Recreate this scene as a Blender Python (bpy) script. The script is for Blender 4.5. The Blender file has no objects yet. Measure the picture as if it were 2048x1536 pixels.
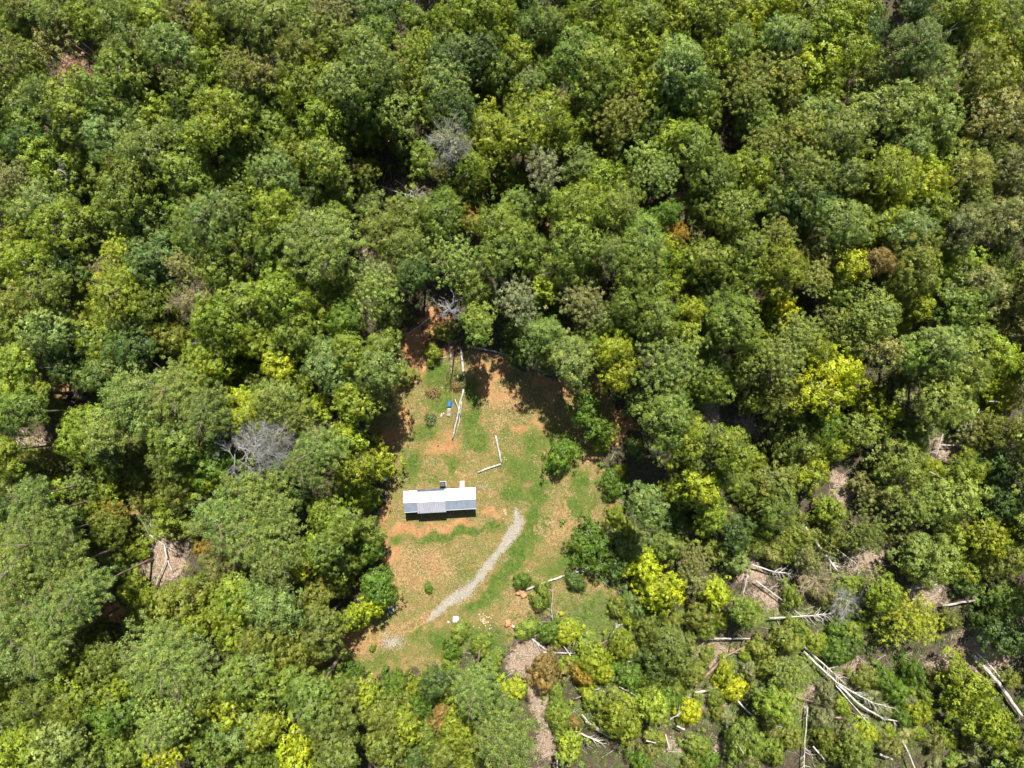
import bpy, math, random
import numpy as np
from mathutils import Vector

# ------------------------------------------------------------------ camera, sky, sun
scene = bpy.context.scene
H_CAM = 120.0
F_PX = 1365.33
cam_data = bpy.data.cameras.new("camera")
cam_data.sensor_width = 36.0
cam_data.lens = 24.0
cam_data.clip_start = 0.5
cam_data.clip_end = 8000
cam = bpy.data.objects.new("camera", cam_data)
cam.location = (0, 0, H_CAM)
cam.rotation_euler = (0, 0, 0)
scene.collection.objects.link(cam)
scene.camera = cam

SUN_EL = math.radians(57)
SUN_AZ = math.radians(6)          # clockwise from +Y
world = bpy.data.worlds.new("World"); scene.world = world
world.use_nodes = True
wn = world.node_tree
bg = wn.nodes["Background"]
sky = wn.nodes.new("ShaderNodeTexSky")
sky.sky_type = 'NISHITA'; sky.sun_disc = False
sky.sun_elevation = SUN_EL; sky.sun_rotation = SUN_AZ
wn.links.new(sky.outputs[0], bg.inputs[0]); bg.inputs[1].default_value = 0.064
sun_d = bpy.data.lights.new("sun", 'SUN'); sun_d.energy = 5.0; sun_d.angle = math.radians(0.5)
sun_d.color = (1.0, 0.965, 0.91)
sun = bpy.data.objects.new("sun", sun_d); scene.collection.objects.link(sun)
sdir = Vector((math.sin(SUN_AZ) * math.cos(SUN_EL), math.cos(SUN_AZ) * math.cos(SUN_EL), math.sin(SUN_EL)))
sun.rotation_euler = sdir.to_track_quat('Z', 'Y').to_euler()
sun.location = (0, 60, 150)
scene.view_settings.view_transform = 'Standard'
scene.view_settings.look = 'None'
scene.view_settings.exposure = 1.06
scene.view_settings.gamma = 1
scene.render.engine = 'CYCLES'
scene.cycles.max_bounces = 5
scene.cycles.diffuse_bounces = 2
scene.cycles.transmission_bounces = 3
scene.cycles.transparent_max_bounces = 4

COL = scene.collection
rnd = random.Random(11)
RS = np.random.RandomState(5)

# ------------------------------------------------------------------ helpers
def gz(x, y):
    """gentle terrain, flat in the clearing"""
    x = np.asarray(x, float); y = np.asarray(y, float)
    d = np.sqrt(((x + 4) / 30) ** 2 + ((y + 15) / 34) ** 2)
    m = np.clip((d - 1.0) / 1.2, 0, 1); m = m * m * (3 - 2 * m)
    return m * (0.7 * np.sin(x * .061 + 1.3) * np.cos(y * .053) + 0.45 * np.sin(x * .13 + y * .11))

def P(u, v, z=0.0):
    """photo reading (pixels of the 2048 frame) to a place on the ground plan, for something z metres up"""
    k = (H_CAM - z) / F_PX
    return ((u - 1024) * k, -(v - 768) * k)

def tag(o, label=None, cat=None, group=None, kind=None):
    if label: o['label'] = label
    if cat: o['category'] = cat
    if group: o['group'] = group
    if kind: o['kind'] = kind
    return o

def empty(name, loc, rz=0.0):
    o = bpy.data.objects.new(name, None); COL.objects.link(o)
    o.location = loc; o.rotation_euler = (0, 0, rz); o.empty_display_size = .3
    return o

def obj(name, mesh, parent=None):
    o = bpy.data.objects.new(name, mesh); COL.objects.link(o)
    if parent is not None: o.parent = parent
    return o

def mesh_np(name, V, F, mat=None, tint=None, smooth=False):
    """V (n,3), F list/array of quads or tris"""
    V = np.asarray(V, dtype=np.float32)
    me = bpy.data.meshes.new(name)
    F = np.asarray(F, dtype=np.int32)
    n, k = F.shape
    me.vertices.add(len(V)); me.vertices.foreach_set("co", V.ravel())
    me.loops.add(n * k); me.loops.foreach_set("vertex_index", F.ravel())
    me.polygons.add(n)
    me.polygons.foreach_set("loop_start", np.arange(0, n * k, k, dtype=np.int32))
    if smooth: me.polygons.foreach_set("use_smooth", np.ones(n, dtype=bool))
    if tint is not None:
        for an, arr in tint.items():
            a = me.attributes.new(an, 'FLOAT', 'POINT')
            a.data.foreach_set("value", np.asarray(arr, dtype=np.float32))
    if mat: me.materials.append(mat)
    me.update(calc_edges=True); me.validate()
    return me

class MB:
    """collects boxes and tubes into one mesh (quads)"""
    def __init__(s): s.V = []; s.F = []; s.n = 0
    def add(s, V, F):
        s.V.append(np.asarray(V, float)); s.F.append(np.asarray(F, int) + s.n); s.n += len(V)
    def box(s, c, d, rz=0.0, bev=0.0):
        cx, cy, cz = c; dx, dy, dz = d[0] / 2, d[1] / 2, d[2] / 2
        if bev <= 0:
            pts = [(sx * dx, sy * dy, sz * dz) for sz in (-1, 1) for sy in (-1, 1) for sx in (-1, 1)]
            F = [(0, 2, 3, 1), (4, 5, 7, 6), (0, 1, 5, 4), (2, 6, 7, 3), (0, 4, 6, 2), (1, 3, 7, 5)]
            pts = np.array(pts)
        else:
            b = bev
            rings = []
            for z, i in ((-dz, b), (-dz + b, 0), (dz - b, 0), (dz, b)):
                rings.append([(-dx + b, -dy + i, z), (dx - b, -dy + i, z), (dx - i, -dy + b, z), (dx - i, dy - b, z),
                              (dx - b, dy - i, z), (-dx + b, dy - i, z), (-dx + i, dy - b, z), (-dx + i, -dy + b, z)])
            pts = np.array(rings).reshape(-1, 3); F = []
            for r in range(3):
                for k in range(8):
                    F.append((r * 8 + k, r * 8 + (k + 1) % 8, r * 8 + 8 + (k + 1) % 8, r * 8 + 8 + k))
            for base, flip in ((0, 1), (24, 0)):
                for q in ((0, 1, 2, 3), (0, 3, 4, 7), (4, 5, 6, 7)):
                    t = tuple(base + i for i in q); F.append(t[::-1] if flip else t)
        ca, sa = math.cos(rz), math.sin(rz)
        x = pts[:, 0] * ca - pts[:, 1] * sa; y = pts[:, 0] * sa + pts[:, 1] * ca
        s.add(np.stack([x + cx, y + cy, pts[:, 2] + cz], 1), F)
    def tube(s, pts, rad, k=7, jitter=0.0, rs=RS, cap=True):
        pts = np.asarray(pts, float); n = len(pts)
        rad = np.asarray(rad, float) if np.ndim(rad) else np.full(n, rad)
        d = np.gradient(pts, axis=0); d /= np.linalg.norm(d, axis=1)[:, None] + 1e-9
        up = np.array([0, 0, 1.0]) if abs(d[0][2]) < .9 else np.array([1.0, 0, 0])
        a = np.cross(d, up); a /= np.linalg.norm(a, axis=1)[:, None] + 1e-9
        b = np.cross(d, a)
        ang = np.arange(k) / k * 2 * math.pi
        rr = rad[:, None] * (1 + (rs.rand(n, k) - .5) * jitter)
        V = pts[:, None, :] + rr[..., None] * (np.cos(ang)[None, :, None] * a[:, None, :] + np.sin(ang)[None, :, None] * b[:, None, :])
        V = V.reshape(-1, 3); F = []
        for i in range(n - 1):
            for j in range(k):
                F.append((i * k + j, i * k + (j + 1) % k, (i + 1) * k + (j + 1) % k, (i + 1) * k + j))
        if cap:
            V = np.vstack([V, pts[0], pts[-1]])
            c0, c1 = n * k, n * k + 1
            for j in range(0, k):
                F.append((c0, (j + 1) % k, j, j)); F.append((c1, (n - 1) * k + j, (n - 1) * k + (j + 1) % k, (n - 1) * k + (j + 1) % k))
        s.add(V, F)
    def build(s, name, mat=None, parent=None, smooth=False):
        me = s.mesh(name, mat, smooth)
        return obj(name, me, parent)
    def mesh(s, name, mat=None, smooth=False):
        V = np.vstack(s.V); F = np.vstack(s.F)
        me = bpy.data.meshes.new(name)
        fl = [tuple(f) if f[2] != f[3] else tuple(f[:3]) for f in F.tolist()]
        me.from_pydata(V.tolist(), [], fl)
        if mat: me.materials.append(mat)
        if smooth: me.polygons.foreach_set("use_smooth", np.ones(len(fl), dtype=bool))
        me.update(); return me

# ------------------------------------------------------------------ materials
class NT:
    def __init__(s, name):
        s.m = bpy.data.materials.new(name); s.m.use_nodes = True
        s.t = s.m.node_tree; s.b = s.t.nodes["Principled BSDF"]; s.out = s.t.nodes["Material Output"]
    def n(s, typ, **kw):
        nd = s.t.nodes.new(typ)
        for k, v in kw.items(): setattr(nd, k, v)
        return nd
    def l(s, a, b): s.t.links.new(a, b)
    def noise(s, scale, detail=3, rough=.55, vec=None, dist=0.0):
        nd = s.n("ShaderNodeTexNoise"); nd.inputs["Scale"].default_value = scale
        nd.inputs["Detail"].default_value = detail; nd.inputs["Roughness"].default_value = rough
        nd.inputs["Distortion"].default_value = dist
        if vec is None: vec = s.obj()
        s.l(vec, nd.inputs["Vector"]); return nd.outputs[0]
    def obj(s):
        if not hasattr(s, 'tc'): s.tc = s.n("ShaderNodeTexCoord")
        return s.tc.outputs["Object"]
    def attr(s, name):
        nd = s.n("ShaderNodeAttribute"); nd.attribute_name = name; return nd.outputs["Fac"]
    def math(s, op, a, b=None, clamp=False):
        nd = s.n("ShaderNodeMath", operation=op); nd.use_clamp = clamp
        for i, x in enumerate((a, b)):
            if x is None: continue
            if isinstance(x, (int, float)): nd.inputs[i].default_value = x
            else: s.l(x, nd.inputs[i])
        return nd.outputs[0]
    def mapr(s, x, a, b, c=0.0, d=1.0, smooth=True):
        nd = s.n("ShaderNodeMapRange"); nd.interpolation_type = 'SMOOTHSTEP' if smooth else 'LINEAR'
        s.l(x, nd.inputs[0])
        for i, v in zip((1, 2, 3, 4), (a, b, c, d)): nd.inputs[i].default_value = v
        return nd.outputs[0]
    def mix(s, f, a, b, typ='MIX'):
        nd = s.n("ShaderNodeMix", data_type='RGBA', blend_type=typ)
        if isinstance(f, (int, float)): nd.inputs[0].default_value = f
        else: s.l(f, nd.inputs[0])
        for i, x in ((6, a), (7, b)):
            if isinstance(x, tuple): nd.inputs[i].default_value = (*x, 1)
            else: s.l(x, nd.inputs[i])
        return nd.outputs[2]
    def bump(s, h, strength=.3, dist=.05):
        nd = s.n("ShaderNodeBump"); nd.inputs["Strength"].default_value = strength; nd.inputs["Distance"].default_value = dist
        s.l(h, nd.inputs["Height"]); s.l(nd.outputs[0], s.b.inputs["Normal"])
    def color(s, c): 
        if isinstance(c, tuple): s.b.inputs["Base Color"].default_value = (*c, 1)
        else: s.l(c, s.b.inputs["Base Color"])
    def rough(s, r): s.b.inputs["Roughness"].default_value = r

def simple(name, c, rough=.6, metal=0.0, var=.15, scale=4.0, bump=0.0, spec=None):
    t = NT(name)
    nz = t.noise(scale, 4)
    v = t.mapr(nz, .3, .7, 1 - var, 1 + var, False)
    cc = t.n("ShaderNodeCombineColor"); [t.l(v, cc.inputs[i]) for i in range(3)]
    t.color(t.mix(1.0, c, cc.outputs[0], 'MULTIPLY'))
    t.rough(rough); t.b.inputs["Metallic"].default_value = metal
    if spec is not None: t.b.inputs["Specular IOR Level"].default_value = spec
    if bump: t.bump(t.noise(scale * 5, 3), bump, .02)
    return t.m

def leaf_material(name, mixed=False):
    t = NT(name)
    oi = t.n("ShaderNodeObjectInfo")
    tint = t.attr("tint"); hue = t.attr("hue")
    v = t.mapr(tint, 0, 1, .38, 1.72, False)
    cc = t.n("ShaderNodeCombineColor"); [t.l(v, cc.inputs[i]) for i in range(3)]
    own = oi.outputs["Color"]
    if mixed:
        an = t.n("ShaderNodeAttribute"); an.attribute_name = "own"; own = an.outputs["Color"]
    patch = t.mapr(t.noise(.55, 2, .5), .42, .6)
    own = t.mix(t.math('MULTIPLY', patch, .8), own, t.mix(1.0, own, (.82, .92, .92), 'MULTIPLY'))
    c = t.mix(1.0, own, cc.outputs[0], 'MULTIPLY')
    # each clump leans a little to warm or to cool green
    warm = t.mix(1.0, c, (1.22, 1.08, .75), 'MULTIPLY')
    cool = t.mix(1.0, c, (.80, .97, 1.05), 'MULTIPLY')
    c2 = t.mix(hue, cool, warm)
    t.color(c2); t.rough(.5); t.b.inputs["Specular IOR Level"].default_value = .35
    tr = t.n("ShaderNodeBsdfTranslucent"); t.l(t.mix(1.0, c2, (1.5, 1.45, .6), 'MULTIPLY'), tr.inputs[0])
    mx = t.n("ShaderNodeMixShader"); mx.inputs[0].default_value = .22
    t.l(t.b.outputs[0], mx.inputs[1]); t.l(tr.outputs[0], mx.inputs[2]); t.l(mx.outputs[0], t.out.inputs[0])
    return t.m

M = {}
M['leaf'] = leaf_material("leaf"); M['leaf_mixed'] = leaf_material("leaf_mixed", True)
def bark_mat(name, a, b, scale=3.0):
    t = NT(name)
    mp = t.n("ShaderNodeMapping"); mp.inputs["Scale"].default_value = (1, 1, .25); t.l(t.obj(), mp.inputs[0])
    nz = t.noise(scale, 5, .7, mp.outputs[0]); t.color(t.mix(t.mapr(nz, .35, .65), a, b)); t.rough(.85)
    t.bump(t.noise(scale * 4, 4, .7, mp.outputs[0]), .6, .03); return t.m
M['bark'] = bark_mat("bark", (.10, .075, .055), (.23, .19, .15))
M['pine_bark'] = bark_mat("pine_bark", (.12, .075, .05), (.26, .19, .14))
M['bleached'] = bark_mat("bleached_wood", (.26, .235, .20), (.52, .485, .43), 1.6)
M['grey_wood'] = bark_mat("grey_wood", (.20, .18, .16), (.42, .38, .34), 1.6)
M['brown_wood'] = bark_mat("brown_wood", (.15, .10, .065), (.28, .20, .135), 2.0)
M['dead_twigs'] = bark_mat("dead_twigs", (.20, .19, .18), (.36, .35, .335), 2.0)
M['brown_twigs'] = bark_mat("brown_twigs", (.24, .17, .11), (.42, .32, .22), 2.0)
M['cut_wood'] = simple("cut_wood", (.48, .37, .23), .7, var=.2, scale=6)

# ------------------------------------------------------------------ ground
def in_poly(px, py, poly):
    ins = np.zeros(px.shape, bool); n = len(poly); j = n - 1
    for i in range(n):
        xi, yi = poly[i]; xj, yj = poly[j]
        c = ((yi > py) != (yj > py)) & (px < (xj - xi) * (py - yi) / ((yj - yi) + 1e-12) + xi)
        ins ^= c; j = i
    return ins
def seg_dist(px, py, poly, closed=True):
    d = np.full(px.shape, 1e9); n = len(poly)
    for i in range(n if closed else n - 1):
        x0, y0 = poly[i]; x1, y1 = poly[(i + 1) % n]
        dx, dy = x1 - x0, y1 - y0
        t = np.clip(((px - x0) * dx + (py - y0) * dy) / (dx * dx + dy * dy + 1e-9), 0, 1)
        d = np.minimum(d, np.hypot(px - x0 - t * dx, py - y0 - t * dy))
    return d
CLEAR = [(832, 728), (880, 712), (950, 698), (1045, 742), (1120, 770), (1175, 745), (1215, 770), (1225, 860), (1210, 900), (1205, 960),
         (1235, 1005), (1215, 1050), (1150, 1080), (1150, 1130), (1225, 1180), (1235, 1265), (1180, 1280), (1105, 1235), (1050, 1225),
         (1010, 1290), (935, 1300), (900, 1325), (850, 1348), (720, 1340), (640, 1345), (622, 1312), (690, 1262), (750, 1215),
         (792, 1190), (785, 1150), (765, 1090), (758, 1035), (775, 980), (768, 900), (735, 860), (760, 820), (805, 795), (828, 760)]
DRIVE = [(1034, 1022, 7), (1036, 1048, 12), (1016, 1080, 11), (994, 1108, 8), (975, 1133, 8), (955, 1160, 9), (930, 1185, 13), (898, 1203, 11), (873, 1225, 7), (855, 1242, 3)]
def band(U, Vv, line):
    m = np.zeros(U.shape)
    for (a, b) in zip(line[:-1], line[1:]):
        dx, dy = b[0] - a[0], b[1] - a[1]
        t = np.clip(((U - a[0]) * dx + (Vv - a[1]) * dy) / (dx * dx + dy * dy), 0, 1)
        d = np.hypot(U - a[0] - t * dx, Vv - a[1] - t * dy); w = a[2] + t * (b[2] - a[2])
        m = np.maximum(m, np.clip(1.0 - (d - w) / (w * .7) * .5 - .5, 0, 1))
    return m
def blobs(U, Vv, L):
    m = np.zeros(U.shape)
    for (u, v, a, b, ang, w) in L:
        c, s = math.cos(math.radians(ang)), math.sin(math.radians(ang))
        x = (U - u) * c + (Vv - v) * s; y = -(U - u) * s + (Vv - v) * c
        m = np.maximum(m, w * np.exp(-((x / a) ** 2 + (y / b) ** 2)))
    return m
GRASS = [(870, 745, 45, 25, 0, 1), (900, 760, 30, 30, 0, .6), (885, 800, 30, 25, 0, .9), (850, 870, 35, 18, 10, .8), (945, 790, 18, 30, 0, .9), (940, 840, 22, 45, 0, 1),
         (958, 880, 16, 30, 0, 1), (905, 915, 40, 14, 0, .6), (825, 930, 30, 35, 0, .9), (905, 935, 12, 25, 10, .9), (1010, 870, 25, 25, 0, .5), (1065, 890, 25, 35, 20, .9),
         (1040, 940, 55, 30, 20, .8), (1030, 985, 35, 25, 0, .9), (1075, 985, 30, 40, 0, .9), (1095, 870, 30, 22, 0, .7), (1065, 1050, 14, 60, 0, 1),
         (1045, 1090, 15, 45, 30, 1.2), (1010, 1150, 15, 55, 42, 1.3), (965, 1200, 14, 45, 55, 1.2), (930, 1065, 55, 10, -8, 1.1), (870, 1075, 45, 13, -4, .9), (790, 1085, 30, 10, 10, .8),
         (985, 1050, 20, 10, -30, .9), (1160, 960, 28, 18, 10, 1), (1150, 1000, 30, 45, 0, .8), (1120, 1130, 50, 25, -20, .8), (1095, 1045, 18, 20, 0, .9), (1185, 1010, 20, 30, 0, .7),
         (830, 1265, 30, 22, 0, .8), (760, 1320, 60, 18, -10, .7), (690, 1330, 40, 20, 0, .7), (925, 1140, 30, 20, 0, .6), (880, 1290, 30, 25, 0, 1), (930, 1270, 50, 22, 0, 1), (980, 1280, 35, 25, 0, .9),
         (1180, 1230, 60, 40, 0, .7), (1130, 1200, 40, 25, 0, .5), (1060, 1170, 30, 20, 0, .5), (915, 985, 20, 8, 0, .5), (860, 960, 30, 15, 0, .5), (780, 1240, 30, 8, -10, .4)]
CLAY = [(835, 1252, 30, 12, -20, .75), (780, 1262, 40, 9, -14, .8), (720, 1292, 60, 12, -18, .7), (680, 1312, 50, 14, -12, .8), (800, 880, 20, 40, 0, .6), (850, 940, 60, 20, 0, .45), (870, 1110, 60, 30, 0, .35), (960, 870, 30, 20, 0, .4), (835, 740, 14, 30, 15, 1), (845, 750, 8, 10, 0, 1), (990, 790, 40, 22, 5, 1.2), (975, 765, 25, 22, 0, 1.2), (1020, 800, 30, 15, 0, .8), (935, 775, 9, 7, 20, 1.2), (1080, 765, 28, 18, 30, 1.1), (1078, 848, 16, 11, 10, 1.3),
        (1050, 858, 40, 5, 0, 1.1), (1100, 790, 15, 30, 0, 1), (1130, 770, 40, 25, 0, 1), (820, 845, 18, 12, -30, 1), (800, 820, 18, 25, 0, 1.2), (797, 785, 14, 18, 0, 1.3), (790, 870, 28, 18, -30, 1.2), (765, 900, 12, 28, 0, 1),
        (890, 890, 45, 16, -5, 1), (870, 905, 40, 12, 0, .9), (895, 870, 14, 8, 0, .8), (990, 905, 8, 12, 0, .8), (980, 1025, 14, 10, 0, 1.2), (900, 1050, 60, 12, -3, 1.3), (815, 1060, 50, 14, -4, 1.2), (790, 1100, 14, 40, 0, .8), (880, 880, 30, 20, 0, .8), (1000, 880, 14, 30, 0, .5), (1150, 900, 20, 30, 0, .6), (840, 1050, 12, 6, 0, 1),
        (770, 1030, 14, 25, 0, 1.1), (765, 1075, 9, 30, 0, 1.3), (775, 1110, 10, 30, 0, 1.2), (790, 1170, 9, 22, -20, 1.1), (805, 1085, 9, 5, 0, 1.1), (798, 1200, 8, 8, 0, 1), (710, 1275, 50, 9, -18, .9), (620, 1320, 22, 18, -20, 1.6), (640, 1350, 30, 20, 0, 1.2),
        (1235, 1010, 12, 10, 0, 1.3), (1040, 1185, 14, 10, 0, 1.3), (1125, 925, 9, 9, 0, .8), (1110, 1045, 18, 24, 0, .3), (1190, 775, 22, 28, 0, 1.1), (1240, 850, 30, 45, 0, .9), (745, 1330, 15, 15, 0, .8),
        (830, 690, 40, 45, 0, 1.3), (870, 640, 35, 30, 0, 1.1), (960, 720, 30, 18, 0, 1.1), (1010, 735, 30, 20, 0, 1.2), (1018, 1248, 18, 8, 0, .9), (1060, 1250, 20, 12, 0, .8), (900, 700, 20, 20, 0, .8),
        (130, 775, 22, 22, 0, 1), (1680, 605, 35, 12, -15, 1.2), (2010, 600, 12, 10, 0, 1.3), (225, 1225, 25, 20, 0, 1.2), (270, 1020, 25, 22, 0, .9), (1570, 1000, 10, 10, 0, .5), (950, 390, 50, 40, 0, .8), (1090, 460, 25, 30, 0, .7),
        (1100, 620, 12, 20, 0, 1.2), (1440, 450, 30, 16, 0, 1), (1560, 575, 18, 10, 0, 1), (780, 270, 20, 40, 0, .8), (1180, 500, 20, 20, 0, .4), (1950, 1290, 14, 10, 0, 1.4), (1617, 1420, 30, 20, 20, 1.1), (1455, 1305, 8, 12, 0, 1.3)]
# brownish-pink bare soil laid open where the storm felled the trees
BARE = [(1060, 1310, 45, 45, 0, 1.2), (1080, 1400, 20, 60, -10, 1.1), (1420, 1310, 45, 40, 0, 1), (1420, 1400, 40, 30, 0, 1.1), (1250, 1405, 40, 20, 0, .8), (860, 1330, 30, 28, 30, 1.1), (790, 1400, 40, 22, 0, 1),
        (330, 1110, 45, 50, 0, 1.2), (270, 1120, 35, 30, 0, .9), (1970, 1300, 60, 50, 10, 1.2), (1880, 1340, 50, 25, 0, 1), (1850, 1190, 50, 28, 0, .9), (1700, 1330, 50, 40, 0, .6), (1620, 1400, 50, 30, 10, .9),
        (1540, 1200, 55, 35, 0, .9), (1690, 990, 20, 30, 0, 1.1), (1680, 960, 14, 20, 0, 1), (1900, 895, 45, 25, 0, 1), (2020, 990, 30, 20, 0, .9), (1725, 1120, 50, 35, 0, .8), (1420, 830, 12, 40, -5, 1.2), (1430, 910, 10, 25, 0, 1.2), (1395, 960, 35, 18, -30, 1),
        (1500, 850, 35, 25, 0, .8), (1100, 1480, 30, 50, 0, .9), (880, 1500, 40, 30, 0, .9), (70, 890, 50, 30, 0, .9), (545, 680, 20, 15, 0, 1), (640, 760, 35, 25, 0, .6), (720, 1010, 25, 40, 0, .9), (1010, 1245, 50, 20, 10, .9), (970, 1240, 60, 15, 0, .7), (1350, 1060, 35, 20, 0, .9), (1330, 1120, 30, 20, 0, .6),
        (1340, 1490, 30, 20, 0, .9), (1460, 1490, 40, 25, 0, .9), (1500, 1140, 35, 30, 0, .9), (2020, 1080, 30, 30, 0, .7), (1370, 400, 20, 18, 0, 1), (1285, 390, 10, 10, 0, 1), (2010, 430, 40, 20, 0, .6), (1960, 470, 50, 30, 0, .5), (740, 510, 14, 8, 0, 1.2), (800, 380, 60, 20, 10, .6)]

SCRUB = [(1200, 1240, 110, 60, 0, 1), (1300, 1250, 80, 40, 0, .9), (980, 1290, 60, 30, 0, .8), (1240, 1340, 90, 60, 0, 1), (1620, 1320, 90, 60, 0, .9), (1600, 1430, 90, 60, 0, .9), (1800, 1370, 100, 60, 0, .9), (1120, 1440, 80, 50, 0, .8), (870, 1450, 80, 60, 0, .9), (1560, 1230, 90, 30, 0, .9), (1240, 1000, 20, 60, 0, .8), (300, 1040, 70, 60, 0, .7), (240, 1110, 60, 50, 0, .8), (1890, 870, 90, 40, 0, .6), (1480, 1440, 80, 60, 0, .7), (1270, 1090, 40, 30, 0, .8), (1350, 1090, 70, 50, 0, .6), (1100, 1200, 30, 20, 0, .5), (1420, 1400, 120, 70, 0, .8), (1700, 1240, 110, 60, 0, .8), (1500, 1330, 120, 60, 0, .8), (1740, 1470, 140, 60, 0, .8), (1950, 1460, 100, 80, 0, .7), (1350, 1500, 120, 40, 0, .8), (1690, 1110, 90, 50, 0, .6)]
def axis(lo, hi, step, far):
    a = list(np.arange(lo, hi + step / 2, step)); s = step
    x = hi
    while x < far: s *= 1.35; x += s; a.append(x)
    s = step; x = lo; pre = []
    while x > -far: s *= 1.35; x -= s; pre.append(x)
    return np.array(pre[::-1] + a)
gx = axis(-94, 94, .36, 2500); gy = axis(-72, 72, .36, 2500)
GX, GY = np.meshgrid(gx, gy)
U = GX * F_PX / H_CAM + 1024; Vv = -GY * F_PX / H_CAM + 768
def vnoise(x, y, s, seed):
    r = np.random.RandomState(seed); out = np.zeros(np.shape(x))
    for _ in range(7):
        a = r.rand() * 6.28; k = s * (0.6 + r.rand()); out = out + np.sin((x * math.cos(a) + y * math.sin(a)) * k + r.rand() * 6.28)
    return out / 7 ** .5
warp_u = U + 7 * vnoise(GX, GY, .9, 1) + 4 * vnoise(GX, GY, 2.2, 2)
warp_v = Vv + 7 * vnoise(GX, GY, .9, 3) + 4 * vnoise(GX, GY, 2.2, 4)
ins = in_poly(warp_u, warp_v, CLEAR)
dist = seg_dist(warp_u, warp_v, CLEAR)
floor = np.where(ins, np.clip(.5 - dist / 22, 0, 1), np.clip(.5 + dist / 16, 0, 1))
grass = blobs(warp_u, warp_v, GRASS); clay = blobs(warp_u, warp_v, CLAY); bare = blobs(warp_u, warp_v, BARE); scrubm = np.maximum(blobs(warp_u, warp_v, SCRUB) * (dist > 0), np.clip((np.hypot(GX, GY) - 115) / 25, 0, 1))
wu2 = U + 2 * vnoise(GX, GY, 3, 8); wv2 = Vv + 2 * vnoise(GX, GY, 3, 9)
gravel = np.maximum(band(wu2, wv2, DRIVE), blobs(wu2, wv2, [(785, 1285, 24, 16, -10, .95), (967, 972, 12, 7, 0, .6), (812, 957, 9, 6, -30, .6), (975, 1010, 5, 8, 0, .6)]))
# wheel tracks scraped round by a turning machine
ring = np.zeros(U.shape)
for (cu, cv, r0, w) in ((1108, 1047, 30, 4.0), (1108, 1047, 41, 3.0), (800, 1130, 33, 3)):
    ring = np.maximum(ring, np.exp(-((np.hypot(warp_u - cu, warp_v - cv) - r0) / w) ** 2) * (np.sin(np.arctan2(Vv - cv, U - cu) * 1.0 + .6) > -.55))
for off in (-8, 8):                                # wheel tracks leading off to the lower left
    ring = np.maximum(ring, 1.0 * band(wu2, wv2, [(868 + off * .3, 1228 + off, 2.5), (800, 1262 + off, 3), (720, 1298 + off, 3), (640, 1330 + off, 3)]))
ring = np.maximum(ring, blobs(warp_u, warp_v, [(850, 1135, 75, 42, 0, .95), (1112, 1048, 34, 40, 0, .7), (850, 1240, 28, 12, -30, .9), (800, 1262, 45, 9, -14, .9), (735, 1292, 55, 12, -18, .85), (1020, 800, 60, 35, 0, .6), (1000, 850, 30, 30, 0, .6), (930, 945, 25, 12, 0, .7),
    (1060, 1210, 60, 22, -20, .8), (1180, 925, 30, 14, 0, .7), (1130, 985, 20, 12, 0, .6), (770, 1215, 20, 30, 0, .6), (1195, 1030, 14, 30, 0, .7)]))
Z = gz(GX, GY)
# ditch beside the drive and slight relief of the lawn
Z = Z + .03 * vnoise(GX, GY, 1.6, 12) + .02 * vnoise(GX, GY, 4.2, 13)
ny, nx = GX.shape
Vg = np.stack([GX, GY, Z], -1).reshape(-1, 3)
idx = np.arange(ny * nx).reshape(ny, nx)
Fg = np.stack([idx[:-1, :-1], idx[:-1, 1:], idx[1:, 1:], idx[1:, :-1]], -1).reshape(-1, 4)

t = NT("ground")
o = t.obj()
n_big = t.noise(.25, 4, .6, o); n_mid = t.noise(.8, 5, .65, o, 1.0); n_fin = t.noise(2.2, 5, .72, o, 1.4); n_vf = t.noise(5.5, 3, .75, o, .6)
stv = t.mix(t.mapr(n_fin, .38, .62), (.15, .105, .038), (.35, .245, .10))
stv = t.mix(t.mapr(n_vf, .54, .66), stv, (.46, .37, .20))
stv = t.mix(t.math('MULTIPLY', t.mapr(n_big, .42, .62), .75), stv, t.mix(t.mapr(n_fin, .4, .6), (.26, .14, .055), (.40, .25, .12)))
grs = t.mix(t.mapr(n_fin, .35, .65), (.034, .080, .010), (.088, .158, .018))
grs = t.mix(t.mapr(n_mid, .45, .62), grs, t.mix(.5, grs, (.20, .20, .045)))
cly = t.mix(t.mapr(n_mid, .35, .65), (.36, .165, .06), (.50, .27, .125))
cly = t.mix(t.mapr(n_vf, .5, .7), cly, (.33, .17, .08))
bar = t.mix(t.mapr(n_fin, .35, .65), (.20, .14, .09), (.37, .27, .19))
bar = t.mix(t.mapr(n_vf, .56, .66), bar, (.58, .48, .38))
lit = t.mix(t.mapr(n_fin, .35, .65), (.045, .036, .024), (.12, .09, .06))
lit = t.mix(t.mapr(n_vf, .6, .72), lit, (.20, .16, .11))
lit = t.mix(t.mapr(n_mid, .5, .66), lit, (.09, .11, .03))
grv = t.mix(t.mapr(n_vf, .36, .64), (.255, .235, .20), (.36, .335, .295))
grv = t.mix(t.math('MULTIPLY', t.mapr(n_fin, .52, .64), .6), grv, stv)
def cut(a, amt, lo=.42, hi=.62, nz=n_fin, nz2=n_mid):
    s = t.math('ADD', t.attr(a), t.math('MULTIPLY', t.math('SUBTRACT', nz, .5), amt))
    s = t.math('ADD', s, t.math('MULTIPLY', t.math('SUBTRACT', nz2, .5), amt))
    return t.mapr(s, lo, hi)
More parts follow.
